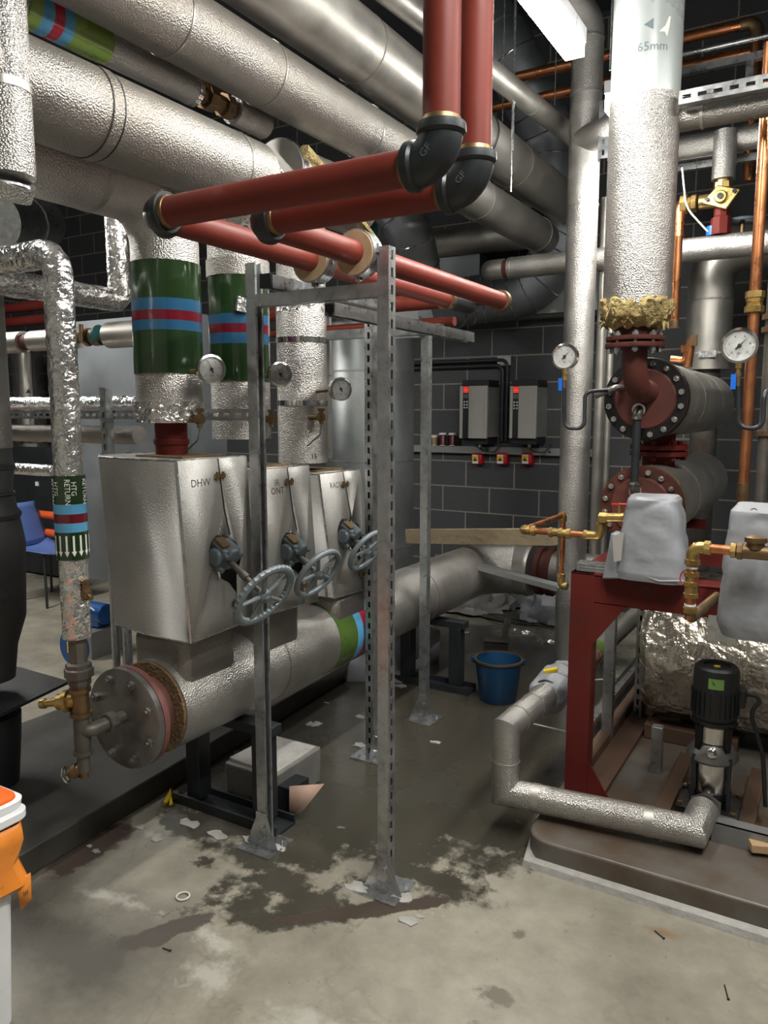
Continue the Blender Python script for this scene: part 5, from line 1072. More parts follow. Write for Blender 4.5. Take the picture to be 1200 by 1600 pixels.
t.p('vent_plug', G().lathe([(.018, 0), (.018, .014), (.012, .018), (0, .018)], ax+fn*.070+Zd*hh(.44), fn+Zd*.4, 16), 'chrome')
t.p('sleeve', G().lathe(S([(0, .16), (.071, .16), (.073, .17), (.073, .35), (.071, .365), (0, .365)]), ax, Zd, 44), 'ssteel')
t.p('pump_foot', G().lathe(S([(0, .02), (.07, .02), (.074, .16), (0, .16)]), ax, Zd, 36).box(ax+Zd*hh(.025), (.21, .19, .03)), 'blkshine', bevel=.003)
t.p('port_flange', G().lathe([(.03, 0), (.058, 0), (.058, .014), (.03, .014)], ax+V((0, -.115, hh(.09))), Yd, 6).cyl(ax+V((0, -.12, hh(.09))), ax+V((0, .0, hh(.09))), .034, 24), 'cast')
t.p('drain_plug', G().hexnut(ax+V((-.08, -.03, hh(.14))), (-1, -.4, 0), .012, .02), 'chrome')
for sx_, sy in ((-1, -1), (1, -1), (-1, 1), (1, 1)): t.p('foot_bolt', G().hexnut(ax+V((.09*sx_, .08*sy, hh(.025)+.015)), Zd, .010, .01), 'bronze')
t.end()
t = T('timber_pallet', 'rusty angle and timber bearers under the upright pump', 'bearer')
for x in (-.15, .13): t.p('rail', G().bar((xp_+x, yp_-.13, zb-.012), (xp_+x, yp_+.45, zb-.012), .055, .02), 'timber', bevel=.002)
t.p('front_angle', G().bar((xp_-.19, yp_-.12, zb-.012), (xp_+.17, yp_-.12, zb-.012), .04, .012).bar((xp_-.19, yp_-.14, zb-.03), (xp_+.17, yp_-.14, zb-.03), .006, .03), 'timber')
t.p('foot', G().bx(xp_+.09, xp_+.15, yp_-.14, yp_-.08, zp, zb-.02).bx(xp_-.18, xp_-.12, yp_-.14, yp_-.08, zp, zb-.02), 'timber'); t.end()
t = T('motor_cable', 'thick black cable drooping from the pump motor to the right', 'cable'); c = V((xp_+.10, yp_+.02, hh(.82)))
t.p('cable', G().tube(arc([c, c+V((.06, .0, .0)), at(1172, 1110, y=yp_+.0), at(1192, 1180, y=yp_+.02), at(1196, 1260, y=yp_+.02)], .06), .0075, 12), 'blk'); t.end()
one('timber_offcut', 'pale timber offcut lying at the right edge behind the base channel', 'offcut', G().bar(at(1170, 1318, z=.13), at(1215, 1322, z=.13), .07, .03), 'woodl', bevel=.003)
# ------------------------------------------------------------------ mitred silver pipe to the pump
rs = .052
A0 = at(862, 1072, z=.30); B0 = at(788, 1128, z=.30)
yq = yp_-.27
B1 = at(785, 1148, y=2.95); B2 = V((B1.x, B1.y, .155+.03)); z2 = at(788, 1245, y=2.95).z
C1 = at(1082, 1305, y=2.66)
zlow = z2
C1 = on((0, 0, 0), Zd, py=1) if 0 else at(1088, 1302, z=zlow)
D1 = V((xp_-.00, yp_-.125, hh(.09))); 
t = T('pump_suction_pipe', 'mitred silver pipe looping from the jacketed valve round to the pump', 'pipe')
zlow = .17; B1 = at(789, 1237, z=zlow); C1 = at(1084, 1298, z=zlow); Bt = at(787, 1137, y=B1.y); Bt.x = B1.x
run = (at(855, 1085, z=Bt.z))
t.p('cladding', G().tube([run, Bt, V((Bt.x, Bt.y, zlow)), C1, V((C1.x+.012, C1.y+.13, zlow+.02))], rs, 36), 'stucco')
t.p('end_elbow', G().tube([V((C1.x+.012, C1.y+.10, zlow+.016)),  V((D1.x, D1.y-.004, D1.z))], rs*.8, 30), 'galv')
dd = (run-Bt).normalized()
for f in (.25, .62): t.p('seam', ring(Bt.lerp(run, f), dd, rs, .008, .0025), 'clad')
dd = (C1-V((Bt.x, Bt.y, zlow))).normalized(); b0 = V((Bt.x, Bt.y, zlow))
for f in (.18, .78): t.p('seam', ring(b0.lerp(C1, f), dd, rs, .03, .002), 'clad')
t.p('seam', ring(V((Bt.x, Bt.y, (Bt.z+zlow)/2+.0)), Zd, rs, .006, .0025), 'clad')
t.end()
# jacketed valve and pipe going back
dirb = (run-Bt).normalized(); vj = run+dirb*.10
t = T('valve_jacket', 'small crumpled grey valve jacket with yellow lever in the silver pipe beside the red post', 'insulation jacket')
P = [run-dirb*.02+dirb*(.02*i) for i in range(16)]; R = [rs*1.05+.035*math.sin(PI*i/15)**.6 for i in range(16)]
g = G().tube(P, R, 40); g.v = [p+V((noise.noise(p*18), noise.noise(p*18+V((4, 4, 4))), noise.noise(p*18+V((8, 1, 1)))))*.022 for p in g.v]; t.p('jacket', g, 'jacket')
t.p('strap', G().torus(P[1], dirb, rs*1.12, .006, 32, 6).torus(P[9], dirb, rs*1.7, .005, 32, 6), 'blk')
c = P[5]+V((-.01, -.02, .085)); t.p('lever', G().box(c, (.06, .03, .016), (1, .2, .3)), 'yellow', bevel=.003)
t.p('buckle', G().box(P[8]+V((.06, -.06, .05)), (.03, .02, .05)).box(P[10]+V((.07, -.05, .0)), (.02, .03, .05)), 'strip', bevel=.003); t.end()
e0 = P[-1]; e1 = at(1000, 955, z=e0.z+.02); d2 = (e1-e0).normalized()
t = T('insulated_pipe', 'grey pipe with green band running back from the small jacket between the posts', 'pipe'); t.p('cladding', G().cyl(e0, e0+d2*1.75, .048, 30), 'stucco_d')
for a, b, mt in ((.12, .26, 'greenm'), (.26, .275, 'crimsonl'), (.275, .30, 'teal'), (.30, .315, 'crimsonl'), (.315, .42, 'greenm')):
    t.p('identification_band', G().lathe([(.048, a), (.051, a), (.051, b), (.048, b)], e0, d2, 30), mt)
t.end()
for lab, p, q_ in (('thin pale stick poking from the silver pipe left of the red post', (833, 1131), (884, 1143)), ('thin pale stick to the right of the red post', (905, 1064), (966, 1060))):
    a, b = at(*p, z=.16), at(*q_, z=.16); one('tie_stick', lab, 'stick', G().cyl(a, b, .004, 8), 'offw')
# ------------------------------------------------------------------ grey valve jackets
def jack(t, name, rings, mat='jacket', amp=.002):
    """rings: (centre, half width vector, half depth vector)"""
    n = 40; g = G(); vs = []; K = []
    for i in range(len(rings)-1):
        for f in range(5): u = f/5; K.append([rings[i][j].lerp(rings[i+1][j], u) for j in range(3)])
    K.append(list(rings[-1]))
    for c, w, d in K:
        for k in range(n):
            a = 2*PI*k/n; ca, sa = math.cos(a), math.sin(a); q = (abs(ca)**5+abs(sa)**5)**-.2
            p = c+w*(ca*q)+d*(sa*q); vs.append(p)
    vs = [p+V((noise.noise(p*11), noise.noise(p*11+V((5, 0, 0))), noise.noise(p*11+V((0, 5, 0)))))*amp*2+V((noise.noise(p*30), noise.noise(p*30+V((5, 0, 0))), noise.noise(p*30+V((0, 5, 0)))))*amp*.4 for p in vs]
    for i, p in enumerate(vs):
        cc = K[i//n][0]; e = (p-cc); e.normalize(); vs[i] = p-e*.012*(1-abs(noise.noise(V((p.x*7+p.z*5, p.y*6, p.z*8-p.x*4)))))**6+e*.008
    m = len(K); cb, ct = K[0][0], K[-1][0]
    g.add(vs+[cb, ct+Zd*.006], [(i*n+k, i*n+(k+1) % n, (i+1)*n+(k+1) % n, (i+1)*n+k) for i in range(m-1) for k in range(n)]+[(m*n, (k+1) % n, k) for k in range(n)]+[(m*n+1, (m-1)*n+k, (m-1)*n+(k+1) % n) for k in range(n)])
    return t.p(name, g, mat)
yj = 2.88
def jr(pl, pr_, py, y, dp, skew=0): a, b = at(pl, py, y=y), at(pr_, py, y=y); c = (a+b)/2; return (V((c.x, y, c.z)), V(((b.x-a.x)/2, 0, 0)), V((0, dp, 0)))
t = T('valve_jacket', 'left grey fabric valve jacket with a side sleeve, hanging in front of the lower exchanger', 'insulation jacket')
jack(t, 'jacket', [jr(964, 1074, 903, yj, .08), jr(966, 1073, 890, yj, .085), jr(972, 1071, 840, yj, .085), jr(981, 1066, 795, yj, .078), jr(985, 1062, 779, yj, .074), jr(989, 1058, 774, yj, .066)])
t.p('hem', G().tube([at(1008, 900, y=yj-.085), at(1030, 908, y=yj-.088), at(1072, 908, y=yj-.085)], .0045, 10, jit=.003), 'jacket')
a = [at(978, 838, y=yj-.07), at(954, 833, y=yj-.03), at(947, 880, y=yj-.02), at(940, 905, y=yj-.03), at(966, 905, y=yj-.08)]
t.p('side_sleeve', G().prism(a, V((0, .08, 0))), 'jacket', bevel=.006)
t.p('clear_fold', G().prism([at(957, 838, y=yj-.09), at(974, 832, y=yj-.10), at(970, 876, y=yj-.10), at(959, 878, y=yj-.09)], V((0, .01, 0))), 'vsdg')
t.p('eyelet', G().torus(at(1013, 783, y=yj-.062), (0, -1, .5), .009, .002, 16, 6), 'blk'); t.end()
yk2 = 2.62
t = T('valve_jacket', 'right grey fabric valve jacket cut by the right edge of the picture', 'insulation jacket')
jack(t, 'jacket', [jr(1133, 1262, 990, yk2, .10), jr(1126, 1265, 970, yk2, .11), jr(1133, 1260, 900, yk2, .11), jr(1141, 1250, 830, yk2, .10), jr(1146, 1243, 797, yk2, .09), jr(1152, 1238, 790, yk2, .08)])
t.p('hem', G().tube([at(1145, 992, y=yk2-.10), at(1200, 996, y=yk2-.11), at(1250, 992, y=yk2-.10)], .0045, 10, jit=.003), 'jacket')
t.p('eyelet', G().torus(at(1178, 799, y=yk2-.085), (0, -1, .5), .009, .002, 16, 6), 'blk'); t.end()
c = at(968, 788, y=2.97); t = T('red_lever_valve', 'brass ball valve with a red lever left of the left grey jacket', 'valve')
t.p('lever', G().box(c, (.06, .016, .006), (1, 0, .06)), 'redp', bevel=.002); t.p('stem', G().cyl(c-Zd*.04, c+Zd*.006, .007, 10), 'brass')
t.p('body', G().cyl(c+V((-.05, 0, -.055)), c+V((.02, 0, -.05)), .018, 16).hexnut(c+V((-.075, 0, -.06)), Xd, .024, .03), 'brass'); t.end()
# stacked metal offcuts on the beam
c = at(925, 877, y=ys+.03); t = T('metal_offcuts', 'small stack of bright metal offcuts lying on the red beam corner', 'offcuts')
t.p('strip', G().bx(xs-.03, xs+.12, ys-.0, ys+.06, zbt+.001, zbt+.012).bx(xs-.028, xs+.11, ys-.0, ys+.055, zbt+.014, zbt+.024).bx(xs-.03, xs+.10, ys+.0, ys+.06, zbt+.026, zbt+.034), 'galv_b'); t.end()
# ------------------------------------------------------------------ small copper and brass pipework
def nut(g, c, ax, r=.019, h=.02): return g.lathe([(r*.75, 0), (r, .002), (r, h-.002), (r*.75, h)], V(c)-V(ax).normalized()*h/2, ax, 8)
y = 2.98; rc = .0125
a = at(817, 828, y=y); b = V((at(940, 835, y=y).x, y, a.z)); 
t = T('copper_branch', 'small copper pipe with brass nuts reaching left from the left grey jacket', 'pipe')
t.p('tube', G().cyl(a, b, rc, 20), 'copper')
c = on(a, Yd, px=880); t.p('back_tube', G().cyl(a, c, rc, 20), 'copper')
d = V((c.x, c.y, on(c, Zd, py=915).z)); t.p('drop_tube', G().tube(arc([c, c-Zd*.02, d], .01), rc, 20), 'copper')
g = G().tube(arc([a+Xd*.03, a, a+Yd*.03], .015), .018, 18); nut(g, a+Xd*.045, Xd, .021, .022); t.p('corner_fitting', g, 'brass')
g = G()
for px in (861, 876, 889, 915): p = on(a, Xd, px=px); nut(g, p, Xd, .020, .018)
g.cyl(on(a, Xd, px=861), on(a, Xd, px=889), .016, 18); t.p('coupling', g, 'brass')
g = G().tube(arc([on(a, Xd, px=916), on(a, Xd, px=938), on(a, Xd, px=938)+V((0, .0, .05))], .02), .018, 18); t.p('elbow', g, 'brass')
g = G().tube(arc([d+Zd*.05, d, d+Xd*.03], .015), .018, 18); nut(g, d+Zd*.05, Zd, .021, .02); g.tube(arc([c-Yd*.03, c, c-Zd*.03], .015), .018, 18); t.p('end_elbow', g, 'brass'); t.end()
y = 2.42; rc = .0145
a = at(1083, 855, y=y); b = V((a.x+.45, y, a.z)); dn = on(a, Zd, py=968)
t = T('copper_branch', 'copper pipe with brass elbow and check valve in front of the right grey jacket', 'pipe')
t.p('cross_tube', G().cyl(a, b, rc, 22), 'copper'); t.p('drop_tube', G().cyl(a, dn, rc, 22), 'copper')
k = t.p('elbow', nut(nut(G().tube(arc([a+Xd*.045, a, a-Zd*.045], .022), .0185, 20), a+Xd*.04, Xd, .023, .02), a-Zd*.045, Zd, .023, .02), 'brass')
g = G(); p = on(a, Xd, px=1146); nut(g, p, Xd, .022, .018); nut(g, p+Xd*.02, Xd, .02, .014); t.p('coupling', g, 'brass')
p = on(a, Xd, px=1180); g = G().cyl(p-Xd*.045, p+Xd*.05, .021, 20); nut(g, p-Xd*.04, Xd, .025, .018); g.cyl(p+Zd*.01, p+Zd*.032, .024, 20).lathe([(.03, 0), (.031, .004), (.030, .014), (.018, .018), (0, .02)], p+Zd*.03, Zd, 20); t.p('check_valve', g, 'bronze'); t.p('ptfe_tape', G().lathe([(.015, 0), (.0165, .0), (.0165, .006), (.015, .006)], p-Xd*.062, Xd, 16), 'white')
m = on(a, Zd, py=915); g = G(); 
for py in (897, 912, 930): nut(g, on(a, Zd, py=py), Zd, .022, .017)
g.cyl(on(a, Zd, py=897), on(a, Zd, py=930), .018, 18); t.p('isolating_valve', g, 'brass'); t.p('ptfe_tape', G().lathe([(.015, 0), (.017, .0), (.017, .007), (.015, .007)], on(a, Zd, py=888), Zd, 16), 'white'); t.p('red_tag', G().torus(on(a, Zd, py=905)-Xd*.008, (.3, 1, 0), .027, .002, 20, 6), 'redp')
g = G().tube(arc([dn+Zd*.03, dn, dn+V((.05, .20, .035))], .02), .0165, 20); t.p('lower_bend', g, 'bronze'); g = G(); nut(g, dn+Zd*.03, Zd, .021, .02); t.p('lower_nut', g, 'brass')
t.p('ptfe_tape', G().lathe([(.015, 0), (.017, .0), (.017, .006), (.015, .006)], dn+Zd*.042, Zd, 16), 'white'); t.end()
# ------------------------------------------------------------------ left hand clutter
yA = 3.0
# charcoal vessel on its shelf
cv = V((-2.86, 1.72, 0)); Rv = .15
c = at(0, 900, y=1.75); xv_ = on((0, 1.75, .8), Xd, px=-25).x
def vz(py): return on((xv_, 1.75-.0, 0), Zd, py=py).z
def vr(px, py): return abs(on((0, 1.75, vz(py)), Xd, px=px).x-xv_)*.54
t = T('expansion_vessel', 'dark charcoal vessel with collared neck standing at the left edge', 'vessel')
t.p('body', G().lathe([(0, vz(1062)), (vr(26, 1055), vz(1060)), (vr(30, 1000), vz(1010)), (vr(45, 960), vz(965)), (vr(44, 840), vz(850)), (vr(36, 815), vz(815)), (vr(30, 808), vz(805)), (0, vz(804))], (xv_, 1.75, 0), Zd, 44), 'vessel')
t.p('neck', G().lathe([(0, vz(812)), (vr(36, 808), vz(810)), (vr(38, 800), vz(803)), (vr(30, 795), vz(795)), (vr(22, 760), vz(765)), (vr(25, 735), vz(735)), (vr(22, 712), vz(715)), (vr(20, 690), vz(700)), (0, vz(690))], (xv_, 1.75, 0), Zd, 44), 'vessel')
t.p('collar', G().lathe([(vr(20, 740), vz(735)), (vr(27, 730), vz(733)), (vr(26, 725), vz(726)), (vr(20, 722), vz(722))], (xv_, 1.75, 0), Zd, 40).torus((xv_, 1.75, vz(772)), Zd, vr(25, 770), .006, 40, 8), 'blk')
t.p('upper_tube', G().cyl((xv_, 1.75, vz(700)), (xv_, 1.75, vz(440)), vr(16, 600), 32), 'stucco_d')
rvv = vr(44, 900)+.002; a0 = math.atan2(-1.75, -xv_)+.52
t.p('handwriting', txt('CALV 2', .05, lambda x, y: V((xv_+rvv*math.cos(a0+y/rvv), 1.75+rvv*math.sin(a0+y/rvv), vz(905)-x))), 'ink', flat=True)
t.p('lower_drum', G().lathe([(0, .10), (vr(28, 1150), .10), (vr(36, 1150), vz(1150)), (vr(36, 1115), vz(1116)), (0, vz(1110))], (xv_, 1.75, 0), Zd, 40), 'blk')
t.end()
t = T('shelf_plate', 'dark flat steel shelf plate under the charcoal vessel', 'shelf'); zz = vz(1085)
a, b, c, d = [at(*p, z=zz) for p in ((105, 1062), (110, 1068), (30, 1112), (-60, 1130))]
t.p('plate', G().prism([at(-60, 1040, z=zz), at(30, 1042, z=zz), at(108, 1064, z=zz), at(0, 1116, z=zz), at(-60, 1130, z=zz)], V((0, 0, -.012))), 'blk'); t.end()
# cross pipes and channels behind the foil pipe
def wrap(name, label, a, b, r, mat='foil', jit=.004):
    a, b = V(a), V(b); m = int((b-a).length/.02); return one(name, label, 'pipe', G().tube([a.lerp(b, i/m) for i in range(m+1)], r, 28, jit=jit, js=24), mat)
yl = 2.45; a = at(165, 468, y=2.2); q = fit('z', (166, 400), (203, 400), y=2.35); xm = q[0]; zL = on((xm, 2.35, 0), Zd, py=470).z
t = T('foil_wrapped_pipe', 'foil wrapped pipe forming an L behind the upright with the label band', 'pipe')
P = arc([(xm, .9, zL), (xm, 2.35, zL), (xm, 2.35, zL+.75)], .03, 4); Q = [P[0]]
for a, b in zip(P, P[1:]):
    m = max(1, int((b-a).length/.02)); Q += [a.lerp(b, (i+1)/m) for i in range(m)]
t.p('foil_wrap', G().tube(Q, q[2], 30, jit=.004, js=26), 'foil'); t.end()
y = 2.62
for lab, p1, p2, mt in (('foil wrapped cross pipe above the slotted rail at left', (60, 620), (60, 641), 'foil'), ('dull foil wrapped cross pipe below the slotted rail at left', (60, 664), (60, 690), 'stucco_d')):
    q = fit('x', p1, p2, y=y); a = at(-80, 632, y=y).x; b = at(216, 632, y=y).x; wrap('foil_wrapped_pipe', lab, (a, y, q[1]), (b, y, q[1]), q[2], mt)
q = fit('x', (40, 724), (40, 742), y=2.9); wrap('foil_wrapped_pipe', 'thin bluish foil pipe low behind the vessel neck', (at(12, 733, y=2.9).x, 2.9, q[1]), (at(84, 733, y=2.9).x, 2.9, q[1]), q[2], 'foil')
t = T('slotted_rail', 'slotted channel cross fixed behind the foil wrapped upright at left', 'bracket'); ys2 = 2.55
t.p('rail', strut(G(), at(-60, 648, y=ys2), at(214, 648, y=ys2), -Yd), 'galv'); a = at(165, 606, y=ys2-.045); b = at(165, 740, y=ys2-.045)
t.p('drop', strut(G(), V((a.x, ys2-.045, b.z)), V((a.x, ys2-.045, a.z)), -Yd), 'galv'); t.end()
for lab, p1, p2, py, yy in (('galvanised tube post left of the nearest valve box', (167, 850), (180, 850), 735, 2.6), ('second galvanised tube post half hidden by the nearest valve box', (184, 850), (200, 850), 735, 2.62)):
    q = fit('z', p1, p2, y=yy); one('tube_post', lab, 'post', G().cyl((q[0], yy, .1), (q[0], yy, on((q[0], yy, 0), Zd, py=py).z), q[2], 20), 'galv')
q = fit('x', (60, 515), (60, 550), y=2.8); t = T('small_header', 'slim silver cross pipe with brown joint and dark valve, upper left', 'pipe'); X = lambda px: on((0, 2.8, q[1]), Xd, px=px).x
t.p('cladding', G().cyl((X(-40), 2.8, q[1]), (X(38), 2.8, q[1]), q[2], 28), 'clad'); t.p('joint', G().cyl((X(38), 2.8, q[1]), (X(52), 2.8, q[1]), q[2]*.75, 24), 'rust'); t.p('cladding', G().cyl((X(52), 2.8, q[1]), (X(122), 2.8, q[1]), q[2]*.95, 28), 'clad')
t.p('valve', G().cyl((X(122), 2.8, q[1]), (X(170), 2.8, q[1]), q[2]*.45, 16).cyl((X(148), 2.8, q[1]), (X(160), 2.8, q[1]), q[2]*.8, 12).hexnut((X(135), 2.8, q[1]), Xd, q[2]*.8, .03).cyl((X(142), 2.74, q[1]-.03), (X(142), 2.74, q[1]+.06), .012, 10), 'bronze')
t.p('valve_cap', G().cyl((X(150), 2.79, q[1]-.01), (X(166), 2.76, q[1]+.02), q[2]*.6, 14), 'teal'); t.p('cladding', G().tube(arc([(X(172), 2.8, q[1]), (X(200), 2.8, q[1]), (X(230), 2.8, q[1])], .02), q[2]*1.1, 28), 'clad'); t.end()
a = at(178, 600, y=3.3); one('equipment_panel', 'speckled grey metal cabinet side behind the foil wrapped upright', 'cabinet', G().bx(at(128, 700, y=3.3).x, at(300, 700, y=3.3).x, 3.3, 3.6, at(150, 905, y=3.3).z, at(150, 500, y=3.3).z), 'ductd')
q = fit('z', (17, 600), (70, 600), y=5.7); t = T('boiler_casing', 'bluish steel cylinder with a small triangle mark, far left background', 'vessel'); t.p('shell', G().cyl((q[0], 5.7, on((q[0], 5.7, 0), Zd, py=700).z), (q[0], 5.7, on((q[0], 5.7, 0), Zd, py=552).z), q[2], 36), 'ssteel')
d = V((-q[0], -5.7, 0)).normalized(); c = at(33, 614, y=5.7-q[2]*.9); c = V((q[0], 5.7, c.z))+d*(q[2]+.002); sd = V((-d.y, d.x, 0)); t.p('triangle_mark', G().add([c-sd*.03, c+sd*.03, c+Zd*.05], [(0, 1, 2)]), 'ink', flat=True)
t.p('stand', G().cyl((q[0], 5.7, 0), (q[0], 5.7, on((q[0], 5.7, 0), Zd, py=700).z), q[2]*.9, 30), 'blk'); t.end()
for lab, py, y in (('dark red background pipe above the slim cross pipe at far left', 487, 4.6), ('second dark red background pipe at far left', 508, 4.6)):
    a, b = at(-30, py, y=y), at(95, py-1, y=y); one('red_pipe', lab, 'pipe', G().cyl(a, (b.x, y, a.z), .045, 20), 'redc')
for lab, p1, p2, py, r in (('orange pipe with a bright clamp behind the chair', 20, 92, 799, .035), ('second orange pipe, lower, behind the chair', 72, 95, 832, .035)):
    a, b = at(p1, py, y=4.3), at(p2, py, y=4.3); t = T('orange_pipe', lab, 'pipe'); t.p('tube', G().cyl(a, (b.x, 4.3, a.z), r, 20), 'opipe')
    if p1 == 20: c = at(55, py, y=4.3); t.p('clamp', ring((c.x, 4.3, a.z), Xd, r, .07, .008), 'strip')
    t.end()
t = T('plant_cabinet', 'black equipment cabinet in the far left background with a small white square', 'cabinet'); a, b = at(-80, 872, y=4.7), at(100, 700, y=4.7)
t.p('body', G().bx(a.x, b.x, 4.7, 5.2, a.z, b.z), 'blk'); c = at(57, 756, y=4.69); t.p('white_square', G().bx(c.x-.02, c.x+.02, 4.69, 4.70, c.z-.02, c.z+.02), 'white'); t.end()
# chairs
def chair(label, o, ang, mat, cut=False):
    t = T('plastic_chair', label, 'chair', 'stacking chairs in the left background'); o = V(o); X = V((math.cos(ang), math.sin(ang), 0)); Y = V((-math.sin(ang), math.cos(ang), 0))
    def P(x, y, z): return o+X*x+Y*y+Zd*z
    def shell(f, n=8, m=8):
        g = G(); g.add([f(i/n, j/m) for i in range(n+1) for j in range(m+1)], [(i*(m+1)+j, i*(m+1)+j+1, (i+1)*(m+1)+j+1, (i+1)*(m+1)+j) for i in range(n) for j in range(m)]); return g
    t.p('seat', shell(lambda u, v: P((u-.5)*.42, (v-.5)*.42, .44+.03*(2*u-1)**2-.02*(1-v)+.03*max(0, v-.8)*5)), mat, solid=.006)
    t.p('backrest', shell(lambda u, v: P((u-.5)*(.42-.08*v*v), .21+.10*v-.03*(1-(2*u-1)**2)+.0, .47+.36*v)), mat, solid=.006)
    for sx_, sy in ((-1, -1), (1, -1), (-1, 1), (1, 1)): t.p('leg', G().cyl(P(.17*sx_, .15*sy, .43), P(.23*sx_, .22*sy, 0), .011, 10), 'blk')
    t.end()
cb = at(64, 943, z=0); chair('blue plastic chair with black legs, seen past the vessel at left', (cb.x-.05, cb.y+.12, 0), math.radians(97), 'chairb')
cr = at(40, 945, z=0); chair('red plastic chair, mostly hidden by the vessel and the blue chair', (cr.x-.30, cr.y-.42, 0), math.radians(97), 'chairr')
# blue pump behind
c = at(152, 975, y=3.35); t = T('blue_pump', 'blue circulating pump with a round flange behind the foil wrapped upright', 'pump'); 
t.p('motor', G().cyl((c.x-.10, 3.35, c.z+.08), (c.x+.10, 3.35, c.z+.08), .07, 24).box((c.x, 3.35, c.z+.05), (.16, .12, .10)), 'pumpb', bevel=.006)
c2 = at(112, 1012, y=3.0); t.p('flange', G().cyl((c2.x, 3.0, c2.z), (c2.x, 3.04, c2.z), .115, 32), 'pumpb'); t.p('yellow_mark', G().box((c2.x-.02, 2.995, c2.z+.0), (.025, .008, .07)), 'yellow')
t.p('pedestal', G().bx(c.x-.12, c.x+.12, 3.2, 3.5, 0, c.z-.01), 'sheet'); t.p('white_wire', G().tube(arc([(c.x-.05, 3.27, c.z+.12), (c.x, 3.25, c.z+.17), (c.x+.08, 3.27, c.z+.12)], .04), .006, 8), 'white'); t.end()
# ------------------------------------------------------------------ clinical waste style bin at the lower left corner
zB = .60; c1 = at(50, 1255, z=zB); e1 = at(40, 1345, z=zB)
t = T('pedal_bin', 'white bin with bright orange lid and orange liner at the lower left corner', 'bin')
x1 = -1.73; y1_ = 1.13; x0 = x1-.34; y0_ = y1_-.36
x1 = c1.x; y1_ = c1.y; x0 = x1-.36; y0_ = y1_-.32
def rr_(x0, x1, y0, y1, z, r, n=6):
    out = []
    for cx, cy, a in ((x1-r, y1-r, 0), (x0+r, y1-r, PI/2), (x0+r, y0+r, PI), (x1-r, y0+r, 3*PI/2)):
        for i in range(n+1): q = a+PI/2*i/n; out.append(V((cx+r*math.cos(q), cy+r*math.sin(q), z)))
    return out
def loft(loops, cap=True):
    g = G(); n = len(loops[0]); vs = [p for l in loops for p in l]
    fs = [(i*n+k, i*n+(k+1) % n, (i+1)*n+(k+1) % n, (i+1)*n+k) for i in range(len(loops)-1) for k in range(n)]
    if cap: fs += [tuple(range(n-1, -1, -1)), tuple((len(loops)-1)*n+k for k in range(n))]
    return g.add(vs, fs)
t.p('body', loft([rr_(x0+.03, x1-.05, y0_+.03, y1_-.05, 0, .03), rr_(x0+.02, x1-.03, y0_+.02, y1_-.03, zB-.05, .03)]), 'white')
t.p('rim', loft([rr_(x0+.005, x1-.005, y0_+.005, y1_-.005, zB-.035, .04), rr_(x0, x1, y0_, y1_, zB-.03, .04), rr_(x0, x1, y0_, y1_, zB-.012, .04), rr_(x0+.01, x1-.01, y0_+.01, y1_-.01, zB-.008, .04)]), 'white')
t.p('lid_rim', loft([rr_(x0-.0, x1-.018, y0_, y1_+.0, zB-.006, .04), rr_(x0, x1-.016, y0_, y1_+.002, zB+.012, .04), rr_(x0+.01, x1-.024, y0_+.01, y1_-.006, zB+.016, .04)]), 'white')
t.p('lid', loft([rr_(x0+.01, x1-.026, y0_+.01, y1_-.01, zB+.013, .035), rr_(x0+.012, x1-.028, y0_+.012, y1_-.012, zB+.022, .035), rr_(x0+.03, x1-.05, y0_+.03, y1_-.03, zB+.026, .03)]), 'orange')
L = []
for z, e in ((zB-.20, .006), (zB-.195, .012), (zB-.14, .0), (zB-.09, .012), (zB-.04, .008)):
    l = rr_(x0+.015-e, x1-.018+e, y0_+.015-e, y1_-.018+e, z, .035, 10)
    L.append([p+V((noise.noise(p*16), noise.noise(p*16+V((3, 3, 3))), 2.2*noise.noise(V((p.x*7, p.y*7, 1))) if z < zB-.1 else 0))*.012 for p in l])
t.p('liner', loft(L, False), 'bag', solid=.002)
t.end()
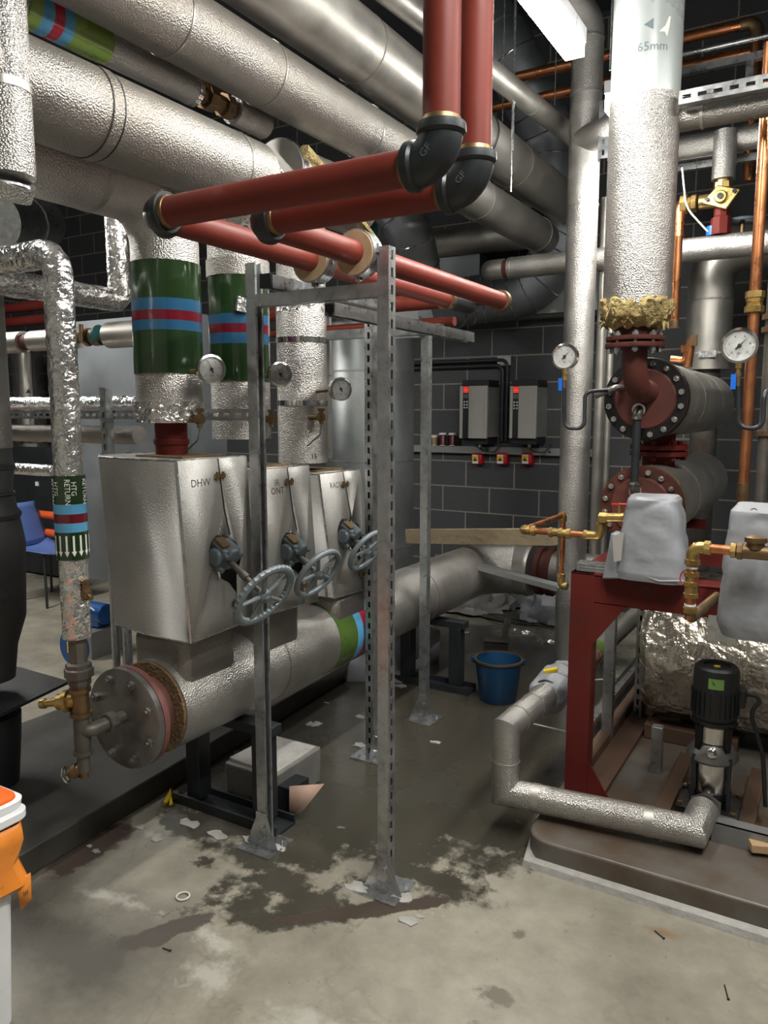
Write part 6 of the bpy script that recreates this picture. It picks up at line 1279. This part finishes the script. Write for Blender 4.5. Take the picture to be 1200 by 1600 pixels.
a = V((x1-.018, y1_-.05, zB-.19)); t = T('liner_tie', 'strip of orange liner with black print hanging down the side of the bin', 'strip'); t.p('strip', G().add([a+V((.004, 0, 0)), a+V((.008, .04, 0)), a+V((.012, .035, -.07)), a+V((.004, .01, -.09))], [(0, 1, 2, 3)]), 'bag', solid=.002)
t.p('print', txt('III', .02, plane_map(a+V((.014, .02, -.045)), V((.1, 1, 0)), Zd)), 'ink', flat=True); t.end()
# ------------------------------------------------------------------ lights
def luminaire(label, x, y0, y1, z, power, w=.07):
    t = T('strip_light', label, 'light', 'ceiling strip lights'); t.p('housing', G().bx(x-.032, x+.032, y0-.03, y1+.03, z+.03, z+.08), 'white')
    t.p('lit_tube', G().bx(x-w/2, x+w/2, y0, y1, z-.03, z+.03), 'tube'); t.p('hanger', G().cyl((x, y0+.2, z+.09), (x, y0+.2, 4.6), .004, 8).cyl((x, y1-.2, z+.09), (x, y1-.2, 4.6), .004, 8), 'galv'); t.end()
    for sgn in (1,):
        li = bpy.data.lights.new('strip_glow', 'AREA'); li.shape = 'RECTANGLE'; li.size = w; li.size_y = y1-y0; li.energy = power; li.color = (1, .975, .905); o = bpy.data.objects.new('strip_glow', li); col.objects.link(o); o.location = (x, (y0+y1)/2, z-.035)
luminaire('lit strip light at the top, glaring beside the slim upright', -.93, 1.75, 2.95, 2.92, 14)
luminaire('second lit strip light glimpsed between slim upright and big grey pipe', -.93, 3.5, 4.6, 2.92, 22)
luminaire('strip light above the clear floor, to the right of the view', .38, .5, 1.7, 3.4, 62)
luminaire('strip light in the far left part of the room', -5.6, 1.6, 3.2, 3.1, 75)
luminaire('added fill strip light, unseen to the right above the heat exchangers', .75, 2.0, 3.2, 3.1, 12)  # unseen lamp added as fill to brighten the exchangers and right hand pipes
luminaire('strip light high over the left plinth, outside the view', -3.2, .2, 1.4, 3.9, 26)
w = bpy.data.worlds.new('world'); bpy.context.scene.world = w; w.use_nodes = True; w.node_tree.nodes['Background'].inputs[0].default_value = (.5, .55, .6, 1); w.node_tree.nodes['Background'].inputs[1].default_value = .012
vs_ = bpy.context.scene.view_settings; vs_.view_transform = 'Standard'; vs_.look = 'None'; vs_.gamma = 1; vs_.exposure = 0.2; vs_.use_curve_mapping = False
